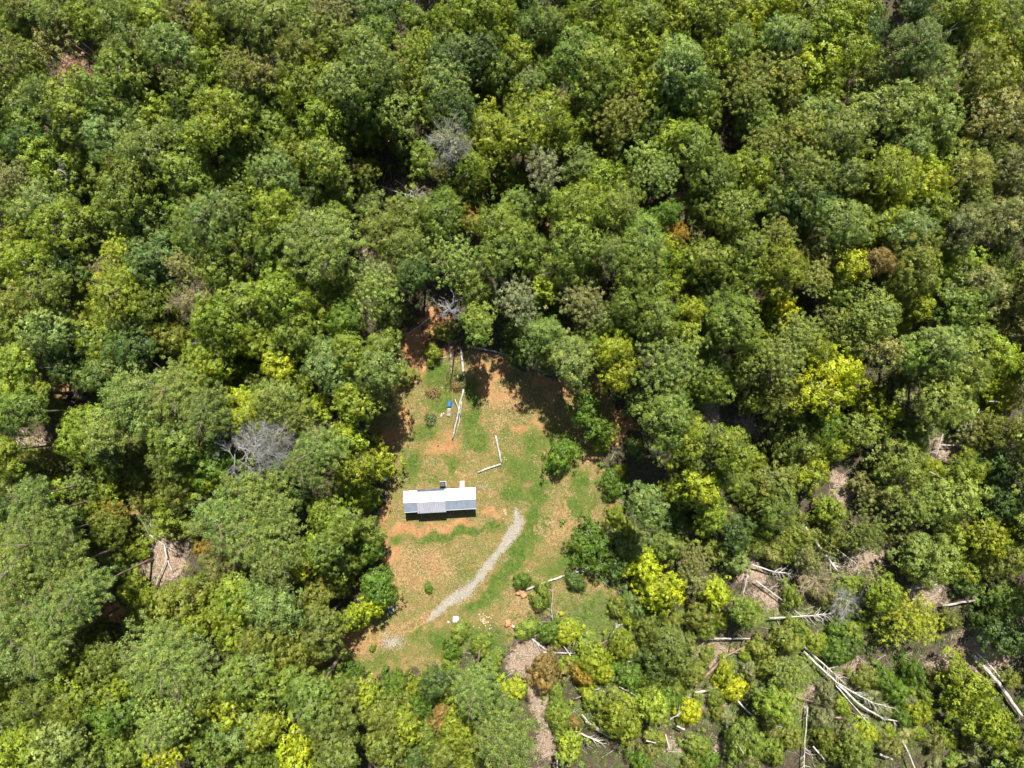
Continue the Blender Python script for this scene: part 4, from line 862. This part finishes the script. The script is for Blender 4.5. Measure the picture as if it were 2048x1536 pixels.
# ------------------------------------------------------------------ stuff: undergrowth, grass, debris
def leaf_cloud(name, cx, cy, rad, n_per, size, tone, label, cat, h=.7, asp=.6, seed=1, spreadz=1.0):
    rs = np.random.RandomState(seed); n0 = len(cx)
    rep = np.repeat(np.arange(n0), n_per); n = len(rep)
    d = unit(rs.randn(n, 3)); d[:, 2] = np.abs(d[:, 2])
    rr = rad[rep] * rs.uniform(.3, 1, n)
    X = cx[rep] + d[:, 0] * rr; Y = cy[rep] + d[:, 1] * rr; Zz = gz(X, Y) + .04 + d[:, 2] * rr * h * spreadz
    Nn = unit(d * .5 + rs.randn(n, 3) * .5 + np.array([0, 0, .8]))
    V, F = leaf_quads(np.stack([X, Y, Zz], 1), Nn, rs.uniform(size[0], size[1], n), asp, rs)
    st = rs.rand(n0); sh = rs.rand(n0)
    me = mesh_np(name, V, F, M['leaf'], dict(tint=np.repeat(np.clip(st[rep] * .6 + rs.rand(n) * .4, 0, 1), 4), hue=np.repeat(np.clip(sh[rep] * .8 + rs.rand(n) * .2, 0, 1), 4)))
    o_ = obj(name, me); o_.color = (*tone, 1); tag(o_, label, cat, None, 'stuff'); return o_
def scatter(n, seed, cond, ulim=(-60, 2108), vlim=(-60, 1596)):
    rs = np.random.RandomState(seed); u = rs.uniform(*ulim, n); v = rs.uniform(*vlim, n)
    k = cond(u, v, rs); u, v = u[k], v[k]; x = (u - 1024) * H_CAM / F_PX; y = -(v - 768) * H_CAM / F_PX
    return x, y, rs
def cl(u, v): return in_poly(u, v, CLEAR)
x, y, rs = scatter(9500, 21, lambda u, v, r: (~cl(u, v)) & (seg_dist(u, v, CLEAR) > 6) & (r.rand(len(u)) > blobs(u, v, BARE) * 1.3) & (r.rand(len(u)) > blobs(u, v, CLAY) * .8))
leaf_cloud("undergrowth", x, y, rs.uniform(.35, 1.1, len(x)), 22, (.15, .34), (.085, .125, .028), "low green undergrowth covering the forest floor between the trees", 'undergrowth', .8, seed=22)
x, y, rs = scatter(80000, 31, lambda u, v, r: (r.rand(len(u)) < blobs(u, v, SCRUB) * .42) & (r.rand(len(u)) > blobs(u, v, BARE) * .9))
leaf_cloud("scrub", x, y, rs.uniform(.25, .8, len(x)), 20, (.12, .28), (.13, .195, .03), "light green scrub and weeds grown up between the fallen trunks", 'scrub', .8, seed=32)
x, y, rs = scatter(26000, 35, lambda u, v, r: (r.rand(len(u)) < (blobs(u, v, SCRUB) * .3 + blobs(u, v, BARE) * .22)) & ~((u > 790) & (u < 1180) & (v < 1225)))
leaf_cloud("dry_brush", x, y, rs.uniform(.2, .7, len(x)), 14, (.1, .24), (.23, .20, .085), "khaki dry weeds and dead brush over the storm-felled ground", 'dry brush', .7, .3, seed=36)
# grass tufts in the clearing, greener where the lawn is green, straw elsewhere
GR = lambda u, v: blobs(u, v, GRASS)
def on_lawn(u, v): return cl(u, v) & (band(u, v, DRIVE) < .35) & ~in_poly(u, v, [(800, 972), (956, 962), (958, 1032), (805, 1040)])
x, y, rs = scatter(60000, 41, lambda u, v, r: on_lawn(u, v) & (r.rand(len(u)) < .06 + GR(u, v) * .8) & (r.rand(len(u)) > blobs(u, v, CLAY) * .9), (600, 1260), (680, 1360))
leaf_cloud("grass", x, y, rs.uniform(.06, .2, len(x)), 4, (.06, .15), (.085, .135, .022), "short green grass over the clearing", 'grass', .5, .35, seed=42)
x, y, rs = scatter(60000, 51, lambda u, v, r: on_lawn(u, v) & (r.rand(len(u)) > .35 + GR(u, v)) & (r.rand(len(u)) > blobs(u, v, CLAY) * .75), (600, 1260), (680, 1360))
leaf_cloud("dry_grass", x, y, rs.uniform(.06, .2, len(x)), 4, (.06, .16), (.34, .25, .11), "dry straw-coloured grass over the clearing", 'dry grass', .4, .3, seed=52)
x, y, rs = scatter(2600, 45, lambda u, v, r: on_lawn(u, v) & (r.rand(len(u)) < .12 + GR(u, v) * .35 + (seg_dist(u, v, CLEAR) < 22) * .5), (600, 1260), (680, 1360))
leaf_cloud("weeds", x, y, rs.uniform(.1, .34, len(x)), 16, (.07, .2), (.10, .165, .03), "tufts of green weeds dotted over the clearing", 'weeds', .8, .4, seed=46)
# broken sticks
def sticks(name, n, cond, seed, mat, label, cat, L=(.4, 1.8), th=(.012, .035), ul=(-20, 2068), vl=(-20, 1556)):
    x, y, rs = scatter(n, seed, cond, ul, vl); k = len(x)
    a = rs.rand(k) * 6.28; l = rs.uniform(L[0], L[1], k) * .5; t_ = rs.uniform(th[0], th[1], k)
    c, s = np.cos(a), np.sin(a); z0 = gz(x, y) + rs.uniform(.03, .5, k); dz = rs.randn(k) * .12 * l
    Vs = []
    for sx in (-1, 1):
        for (px, pz) in ((-1, -1), (1, -1), (0, 1.2)):
            Vs.append(np.stack([x + c * l * sx - s * t_ * px, y + s * l * sx + c * t_ * px, z0 + dz * sx + t_ * pz], 1))
    V = np.stack(Vs, 1).reshape(-1, 3); b = np.arange(k)[:, None] * 6
    F = np.concatenate([b + np.array([[0, 1, 4, 3]]), b + np.array([[1, 2, 5, 4]]), b + np.array([[2, 0, 3, 5]])])
    me = mesh_np(name, V, F, mat); o_ = obj(name, me); tag(o_, label, cat, None, 'stuff')
sticks("fallen_twigs", 16000, lambda u, v, r: (~cl(u, v)) & (r.rand(len(u)) < .08 + blobs(u, v, BARE) * .6 + blobs(u, v, SCRUB) * .5), 61, M['bleached'], "bleached twigs and broken branches strewn among the fallen trunks", 'twigs', (.5, 3.2), (.015, .045))
sticks("bark_scraps", 2600, lambda u, v, r: blobs(u, v, [(1010, 1250, 70, 25, 0, .8), (862, 784, 16, 12, 0, 1), (1045, 1180, 30, 20, 0, .6), (920, 770, 18, 4, -5, 1.2), (860, 840, 10, 12, 0, .7)]) > r.rand(len(u)), 71, M['brown_twigs'], "brown bark scraps and brush littering the clearing", 'brush', (.2, .9), (.015, .04), (820, 1100), (740, 1290))

def chips(name, pts, mat, label, cat, seed, r=(.05, .16)):
    """small angular pieces"""
    rs = np.random.RandomState(seed); mb = MB()
    for (u, v, su, sv, n) in pts:
        for _ in range(n):
            x, y = P(u + rs.randn() * su, v + rs.randn() * sv); a = rs.uniform(*r)
            mb.box((x, y, float(gz(x, y)) + a * .5), (a * rs.uniform(1.2, 2.2), a * rs.uniform(.9, 1.4), a), rs.rand() * 3.14, a * .2)
    o_ = mb.build(name, mat); tag(o_, label, cat, None, 'stuff')
chips("wood_offcuts", [(1010, 1025, 2, 8, 16), (868, 784, 6, 5, 14), (1012, 918, 4, 2, 5), (1015, 797, 3, 2, 4)], M['cut_wood'], "pale wood offcuts scattered in little heaps on the lawn", 'offcuts', 5, (.05, .13))

# ------------------------------------------------------------------ the house
HZ = math.radians(3.1)
hx, hy = P(879.5, 1000.5, 3.4)
house = empty("house", (hx, hy, 0), HZ)
tag(house, "narrow single-storey cabin with a white metal gable roof in the middle of the clearing", 'house')
def roof_metal(name, c, rough, metal, rib=0.0, ribscale=26.0):
    t = NT(name); nz = t.noise(.8, 4)
    mp = t.n('ShaderNodeMapping'); mp.inputs['Scale'].default_value = (2.2, .35, 1); t.l(t.obj(), mp.inputs[0])
    st_ = t.noise(1.6, 5, .7, mp.outputs[0]); t.color(t.mix(t.math('MULTIPLY', t.mapr(st_, .5, .75), .7), t.mix(t.mapr(nz, .35, .65), c, tuple(v * .88 for v in c)), tuple(v * .62 for v in (c[0], c[1] * .97, c[2] * .9)))); t.rough(rough); t.b.inputs["Metallic"].default_value = metal
    return t.m
m_wing = roof_metal("roof_metal", (.36, .405, .45), .36, .5)
m_mid = roof_metal("ribbed_roof_metal", (.33, .33, .365), .6, .0)
m_wall = simple("wall_siding", (.07, .08, .10), .6, var=.1)
m_trim = simple("white_trim", (.78, .78, .78), .4, var=.05)
m_dark = simple("dark_gutter", (.10, .13, .19), .4, metal=.3, var=.1)
m_glass = simple("window_glass", (.03, .04, .05), .1, var=.02)
L_, Wd, EV, RG = 12.35, 1.80, 3.15, 3.70
wb = MB()
wb.box((0, 0, 1.6), (L_ - .5, 2 * Wd - .5, 2.8), 0, .02)
wb.build("wall", m_wall, house)
sk = MB(); sk.box((0, 0, .1), (L_ - .62, 2 * Wd - .62, .38)); sk.build("skirting", simple("skirting", (.16, .16, .16), .8), house)
# gable ends
gb = MB()
for sx in (-1, 1):
    x0 = sx * (L_ / 2 - .25)
    a = np.array([(x0, -Wd + .25, 2.99), (x0, Wd - .25, 2.99), (x0, 0, RG - .1), (x0 - sx * .08, -Wd + .25, 2.99), (x0 - sx * .08, Wd - .25, 2.99), (x0 - sx * .08, 0, RG - .1)])
    gb.add(a, [(0, 1, 2, 2), (3, 5, 4, 4), (0, 2, 5, 3), (1, 4, 5, 2)])
gb.build("gable", m_wall, house)
def slope(mb, x0, x1, y_e, z_e, y_r, z_r, th=.05):
    a = np.array([(x0, y_e, z_e), (x1, y_e, z_e), (x1, y_r, z_r), (x0, y_r, z_r)]); b = a - np.array([0, 0, th])
    mb.add(np.vstack([a, b]), [(0, 1, 2, 3), (7, 6, 5, 4), (0, 4, 5, 1), (1, 5, 6, 2), (2, 6, 7, 3), (3, 7, 4, 0)])
xm0, xm1 = -3.85, 0.92            # the middle section
rf = None
for (x0, x1) in ((-L_ / 2, xm0), (xm1, L_ / 2)):
    mb = MB()
    slope(mb, x0, x1, Wd, EV, 0, RG); slope(mb, x0, x1, -Wd, EV, 0, RG)
    n = int((x1 - x0) / .45)
    for i in range(n + 1):                         # standing seams
        x = x0 + .02 + i * (x1 - x0 - .04) / n
        for sg in (1, -1):
            slope(mb, x - .012, x + .012, sg * Wd, EV + .03, 0, RG + .03, .028)
    rf = mb.build("roof", m_wing, house)
    rc = MB(); rc.box(((x0 + x1) / 2, 0, RG + .035), (x1 - x0, .22, .05), 0, .01); rc.build("ridge_cap", m_trim, rf)
    fs = MB()
    for sg in (1, -1): fs.box(((x0 + x1) / 2, sg * (Wd + .02), EV - .05), (x1 - x0, .04, .12))
    fs.build("fascia", m_trim, rf)
mb = MB(); ye, yr = Wd - .16, -Wd - .3; rz_ = RG + .10
slope(mb, xm0 - .04, xm1 + .04, ye, EV + .13, 0, rz_); slope(mb, xm0 - .04, xm1 + .04, yr, EV + .02, 0, rz_)
n = 13
for i in range(n + 1):
    x = xm0 + .03 + i * (xm1 - xm0 - .06) / n
    for yy, ze in ((ye, EV + .13), (yr, EV + .02)):
        a = np.array([(x - .10, yy, ze + .003), (x + .10, yy, ze + .003), (x + .10, 0, rz_ + .003), (x - .10, 0, rz_ + .003), (x - .03, yy, ze + .075), (x + .03, yy, ze + .075), (x + .03, 0, rz_ + .075), (x - .03, 0, rz_ + .075)])
        mb.add(a, [(4, 5, 6, 7), (0, 4, 7, 3), (1, 2, 6, 5), (0, 1, 5, 4)])
midr = mb.build("ribbed_roof", m_mid, house)
rc = MB(); rc.box(((xm0 + xm1) / 2, 0, rz_ + .06), (xm1 - xm0 + .1, .26, .05), 0, .01); rc.build("ridge_cap", m_trim, midr)
vp = MB(); vp.tube([(xm0 + .28, -Wd + .05, EV + .02), (xm0 + .28, -Wd + .05, EV + .35)], .06, 10); vp.build("vent_pipe", m_dark, midr)
gt = MB(); gt.box(((xm0 + xm1) / 2, Wd - .02, EV - .02), (xm1 - xm0 - .1, .2, .1), 0, .015); gt.build("gutter", m_dark, house)
pw = MB(); pw.box(((xm0 + xm1) / 2, -Wd - .02, 1.42), (xm1 - xm0 - .3, .1, 2.55)); pw.build("front_wall", m_wall, house)
# windows and doors
def window(x, y, w, h, zc):
    s = 1 if y > 0 else -1
    f = MB(); 
    for dx in (-w / 2, w / 2): f.box((x + dx, y, zc), (.07, .06, h + .07))
    for dz in (-h / 2, h / 2): f.box((x, y, zc + dz), (w - .07, .06, .07))
    f.box((x, y, zc), (w - .07, .04, .05))
    fo = f.build("window", m_trim, house)
    p = MB(); p.box((x, y - s * .015, zc), (w - .06, .02, h - .06)); p.build("pane", m_glass, fo)
yN = Wd - .25 + .03
for x in (-5.0, -2.2, 4.9): window(x, yN, 1.0, 1.0, 1.7)
for x in (-5.0, 2.4, 4.6): window(x, -yN, 1.1, 1.1, 1.7)
for x in (-2.6, -.4): window(x, -Wd - .10, 1.0, 1.1, 1.7)
d = MB(); d.box((3.72, yN, 1.4), (.9, .05, 2.05), 0, .01); do = d.build("door", m_trim, house)
dh = MB(); dh.tube([(4.05, yN + .03, 1.3), (4.05, yN + .1, 1.3)], .03, 8); dh.build("handle", m_dark, do)
# wooden steps at the door
m_wood = simple("pale_timber", (.42, .385, .33), .75, var=.2, scale=8)
def house_pt(lx, ly):
    return (hx + lx * math.cos(HZ) - ly * math.sin(HZ), hy + lx * math.sin(HZ) + ly * math.cos(HZ))
sxp, syp = house_pt(3.72, Wd - .2)
st = empty("steps", (sxp, syp, 0), HZ); tag(st, "pale wooden steps with five treads against the cabin's upper side", 'steps')
for i in range(5):
    b = MB(); zt = .48 - i * .10; b.box((0, .16 + i * .2, zt), (.86, .185, .045), 0, .008); b.build("tread", m_wood, st)
for sx in (-1, 1):
    b = MB(); a = np.array([(sx * .40, .04, 0), (sx * .40, 1.1, 0), (sx * .40, 1.1, .04), (sx * .40, .04, .42)]); a2 = a - np.array([sx * .05, 0, 0])
    b.add(np.vstack([a, a2]), [(0, 1, 2, 3), (7, 6, 5, 4), (0, 4, 5, 1), (1, 5, 6, 2), (2, 6, 7, 3), (3, 7, 4, 0)]); b.build("stringer", m_wood, st)
# heat pump beside the house
ax, ay = house_pt(.35, Wd + .52)
ac = empty("air_conditioner", (ax, ay, 0), HZ); tag(ac, "dark grey outdoor air-conditioning unit by the cabin's upper wall", 'air conditioner')
m_ac = simple("dark_metal", (.055, .06, .07), .45, metal=.3, var=.1)
b = MB(); b.box((0, 0, .05), (1.1, .9, .1), 0, .02); b.build("pad", simple("pad_concrete", (.45, .44, .42), .9), ac)
b = MB(); b.box((0, 0, .5), (.95, .75, .8), 0, .05); cab = b.build("cabinet", m_ac, ac)
b = MB()
for i in range(9): b.box((0, -.28 + i * .07, .912), (.62, .02, .02))
for r in (.3, .22, .13): b.tube([(r * math.cos(a) , r * math.sin(a), .925) for a in np.linspace(0, 6.283, 20)], .008, 4, cap=False)
b.build("fan_grille", simple("grille", (.22, .24, .28), .4, metal=.5), cab)

# ------------------------------------------------------------------ small things in the clearing
# firewood stack with its blue tarp
fx, fy = P(898, 824)
fw = empty("firewood_stack", (fx, fy, 0), math.radians(-6)); tag(fw, "narrow row of short pale firewood logs below the blue tarp", 'firewood')
rsf = np.random.RandomState(3)
for i in range(12):
    b = MB(); yy = .62 - i * .115; z = .12 + .16 * (i % 2); l = rsf.uniform(.2, .3)
    b.tube([(-l, yy + rsf.randn() * .01, z), (l, yy + rsf.randn() * .02, z)], rsf.uniform(.06, .085), 7, .15, rsf); b.build("firewood_log", W_ if i % 3 else M['cut_wood'], fw)
for sx in (-.33, .33):
    b = MB(); b.box((sx, -.05, .03), (.06, 1.5, .06)); b.build("bearer", Br, fw)
# tarp: draped, crumpled sheet
tx, ty = P(899, 809)
n = 18; gxx, gyy = np.meshgrid(np.linspace(-1, 1, n), np.linspace(-1, 1, n))
rr = np.maximum(np.abs(gxx), np.abs(gyy)); zz = .5 * (1 - np.clip((rr - .62) / .38, 0, 1) ** 1.4) + .03 + .03 * np.sin(gxx * 7 + gyy * 3) * np.cos(gyy * 6) + rsf.randn(n, n) * .008
Vt = np.stack([gxx * .33 * (1 + .05 * np.sin(gyy * 9)), gyy * .52 * (1 + .05 * np.sin(gxx * 8)), zz], -1).reshape(-1, 3)
ii = np.arange(n * n).reshape(n, n); Ft = np.stack([ii[:-1, :-1], ii[:-1, 1:], ii[1:, 1:], ii[1:, :-1]], -1).reshape(-1, 4)
tarp = obj("tarp", mesh_np("tarp", Vt, Ft, simple("blue_tarp", (.015, .14, .62), .35, var=.12, scale=9), smooth=True)); tarp.location = (tx, ty, 0); tarp.rotation_euler = (0, 0, math.radians(-6))
tag(tarp, "bright blue tarp bunched over the upper end of the firewood row", 'tarp')
# split-wood pile
px_, py_ = P(884, 832)
wp = empty("wood_pile", (px_, py_, 0)); tag(wp, "small pile of white split wood left of the firewood row", 'wood pile')
for i in range(11):
    b = MB(); a = rsf.rand() * 3.14; c_ = (rsf.randn() * .16, rsf.randn() * .36, .08 + .05 * (i % 3)); l = rsf.uniform(.12, .2)
    b.tube([(c_[0] - math.cos(a) * l, c_[1] - math.sin(a) * l, c_[2]), (c_[0] + math.cos(a) * l, c_[1] + math.sin(a) * l, c_[2])], rsf.uniform(.06, .1), 6, .2, rsf); b.build("split_log", M['cut_wood'] if i % 2 else W_, wp)
# brush piles
def brush(u, v, R, seed, mat, label, tone=None, th=.04, n1=26):
    x, y = P(u, v); root = empty("brush_pile", (x, y, float(gz(x, y)))); tag(root, label, 'brush pile', 'brush piles')
    b = bare_branches(seed, R, .3, n1, 5, 2, th, .12).build("branches", mat, root); b.location = (0, 0, .15)
    if tone:
        c = obj("dry_leaves", crown_mesh("dry_leaves", broad_crown(R * .8, .35, seed, dens=.7, leaf=(.1, .2))), root); c.color = (*TONE[tone], 1); c.location = (0, 0, .05)
brush(862, 838, .95, 50, M['dead_twigs'], "grey twiggy brush pile left of the split wood", 'd')
brush(865, 785, 1.0, 51, M['brown_twigs'], "brown heap of cut branches in the upper left of the lawn", 'n', .05, 18)
brush(912, 771, .8, 52, M['brown_twigs'], "brown strip of brush across the long thin log", 'n')
brush(925, 768, .7, 53, M['brown_twigs'], "brown brush at the right end of the strip above the white log", 'k')
brush(1275, 1100, 1.6, 54, M['bleached'], "bleached brush heap at the tip of the long white trunk", 'k', .045, 34)
brush(836, 1388, 1.3, 55, M['bleached'], "white branch heap below the clearing, left of the dark round tree", None, .05, 24)
brush(1310, 905, 1.3, 56, M['bleached'], "forked white branches beside the dark shade right of the clearing", None, .05, 12)
brush(1455, 1130, 1.5, 57, M['dead_twigs'], "pale brush heap below the right-hand dark gap", 'e', .05, 24)
# green utility box on a pale pad
ux, uy = P(782, 1219)
ub = empty("utility_box", (ux, uy, 0), math.radians(8)); tag(ub, "dark green utility box on a pale square pad at the clearing's left edge", 'utility box')
b = MB(); b.box((0, .06, .05), (.98, 1.15, .1), 0, .02); b.build("pad", simple("pale_pad", (.62, .58, .46), .9), ub)
b = MB(); b.box((.03, -.06, .5), (.72, .82, .8), 0, .05); bo = b.build("cabinet", simple("green_paint", (.03, .10, .075), .4, var=.08), ub)
b = MB(); b.box((.03, -.06, .925), (.76, .86, .05), 0, .02); b.build("lid", simple("green_lid", (.045, .13, .10), .35, var=.08), bo)
# boulder / slab and white stone
def rock(u, v, r, flat, seed, mat, name, label, cat, square=.0):
    x, y = P(u, v); rs = np.random.RandomState(seed); n = 14; m = 8; V = []; F = []
    for i in range(m + 1):
        th = math.pi * i / m
        for k in range(n):
            ph = 2 * math.pi * k / n; d = np.array([math.sin(th) * math.cos(ph), math.sin(th) * math.sin(ph), math.cos(th)])
            if square: d = np.sign(d) * np.abs(d) ** (1 - square)
            f = 1 + .10 * math.sin(d[0] * 3 + seed) * math.cos(d[1] * 4 + seed) + rs.randn() * .02
            V.append((d[0] * r * f, d[1] * r * f, d[2] * r * flat * f + r * flat * .5))
    for i in range(m):
        for k in range(n): F.append((i * n + k, (i + 1) * n + k, (i + 1) * n + (k + 1) % n, i * n + (k + 1) % n))
    o_ = obj(name, mesh_np(name, V, F, mat)); o_.location = (x, y, float(gz(x, y))); tag(o_, label, cat); return o_
m_stone = simple("pale_stone", (.42, .37, .35), .85, var=.14, scale=3, bump=.4)
rock(912, 1238, .58, .4, 2, m_stone, "boulder", "pale pinkish squarish block of stone by the lower end of the drive", 'boulder', .72)
rock(897, 1244, .22, .6, 3, m_stone, "stone", "small white stone left of the pale squarish block", 'stone', .2)
rock(946, 712, .28, .8, 4, m_stone, "stone", "small grey stone in the shade at the clearing's top edge", 'stone', .2)
# bluish bucket at the edge of shade
bx_, by_ = P(773, 957)
b = MB(); b.tube([(0, 0, 0), (0, 0, .05), (0, 0, .62), (0, 0, .66)], [.24, .26, .31, .33], 16); b.tube([(0, 0, .66), (0, 0, .7)], [.34, .3], 16)
o_ = b.build("barrel", simple("pale_blue_plastic", (.42, .58, .72), .35, var=.08), None, True); o_.location = (bx_, by_, 0); tag(o_, "pale blue plastic barrel in tree shade at the clearing's left edge", 'barrel')
# cut rounds by the stump of the felled pine
cx_, cy_ = P(968, 1240)
wr = empty("cut_rounds", (cx_, cy_, float(gz(cx_, cy_)))); tag(wr, "fan of freshly cut pale wood rounds above the pine below the clearing", 'cut wood')
for i in range(40):
    a = rsf.rand() * 6.28; d_ = abs(rsf.randn()) * .62; x = math.cos(a) * d_ * 1.2; y = math.sin(a) * d_ * 1.3; r = rsf.uniform(.07, .13)
    b = MB(); tl_ = rsf.randn(2) * .05; b.tube([(x, y, .03), (x + tl_[0], y + tl_[1], .03 + rsf.uniform(.06, .16))], r, 8, .15, rsf); b.build("wood_round", M['cut_wood'], wr)
# root balls of red clay torn up with the trunks
m_clay = simple("red_clay", (.40, .20, .10), .95, var=.25, scale=5, bump=.6)
def root_ball(u, v, r, seed, label):
    o_ = rock(u, v, r, .55, seed, m_clay, "root_ball", label, 'root ball')
    me = o_.data; co = np.empty(len(me.vertices) * 3, dtype=np.float32); me.vertices.foreach_get("co", co); co = co.reshape(-1, 3)
    dd = 1 + .28 * vnoise(co[:, 0], co[:, 1], 7 / r * .6, seed) + .12 * np.random.RandomState(seed).randn(len(co)); co[:, :2] *= dd[:, None]; co[:, 2] *= .8 + .3 * dd
    me.vertices.foreach_set("co", co.ravel()); me.update()
    o_['group'] = 'root balls of uprooted trees'
root_ball(1040, 1184, .6, 5, "orange clay root ball at the left end of the long white trunk")
root_ball(1048, 1190, .5, 6, "smaller orange clay lump below the long white trunk's root ball")
root_ball(1016, 1246, .6, 7, "orange clay root ball at the butt of the thick white trunk")

# ------------------------------------------------------------------ the woods going on beyond the frame
bd = [broad_crown(4.6, 4.8, 900 + k, dens=.42, leaf=(.3, .5)) for k in range(3)]
rsb = np.random.RandomState(9); VV = []; TT = []; HH = []
cnt = 0
for gyi in np.arange(-90, 91, 7.6):
    for gxi in np.arange(-112, 113, 7.6):
        x = gxi + rsb.uniform(-2, 2); y = gyi + rsb.uniform(-2, 2)
        H = rsb.uniform(14, 20); k = F_PX / (H_CAM - H * .85)
        u = 1024 + x * k; v = 768 - y * k; s = rsb.uniform(.8, 1.15)
        m_ = 4.8 * s * k
        if -m_ * .85 < u < 2048 + m_ * .85 and -m_ * .85 < v < 1536 + m_ * .85: continue
        V, F, T, Hh = bd[rsb.randint(3)]; a = rsb.rand() * 6.28; ca, sa = math.cos(a), math.sin(a)
        W2 = np.stack([(V[:, 0] * ca - V[:, 1] * sa) * s + x, (V[:, 0] * sa + V[:, 1] * ca) * s + y, V[:, 2] * s + H - 4.8 * s], 1)
        VV.append(W2); TT.append(T * .7 + .3 * rsb.rand()); HH.append(Hh * .6 + .4 * rsb.rand()); cnt += 1
Vb = np.vstack(VV)
wm = mesh_np("woodland", Vb, np.arange(len(Vb)).reshape(-1, 4), M['leaf'], dict(tint=np.concatenate(TT), hue=np.concatenate(HH)))
wo = obj("woodland", wm); wo.color = (*TONE['g'], 1); tag(wo, "mass of green woodland carrying on beyond the edges of the photo", 'woodland', None, 'stuff')
print("border trees", cnt, len(Vb) // 4, "objects", len(bpy.data.objects))
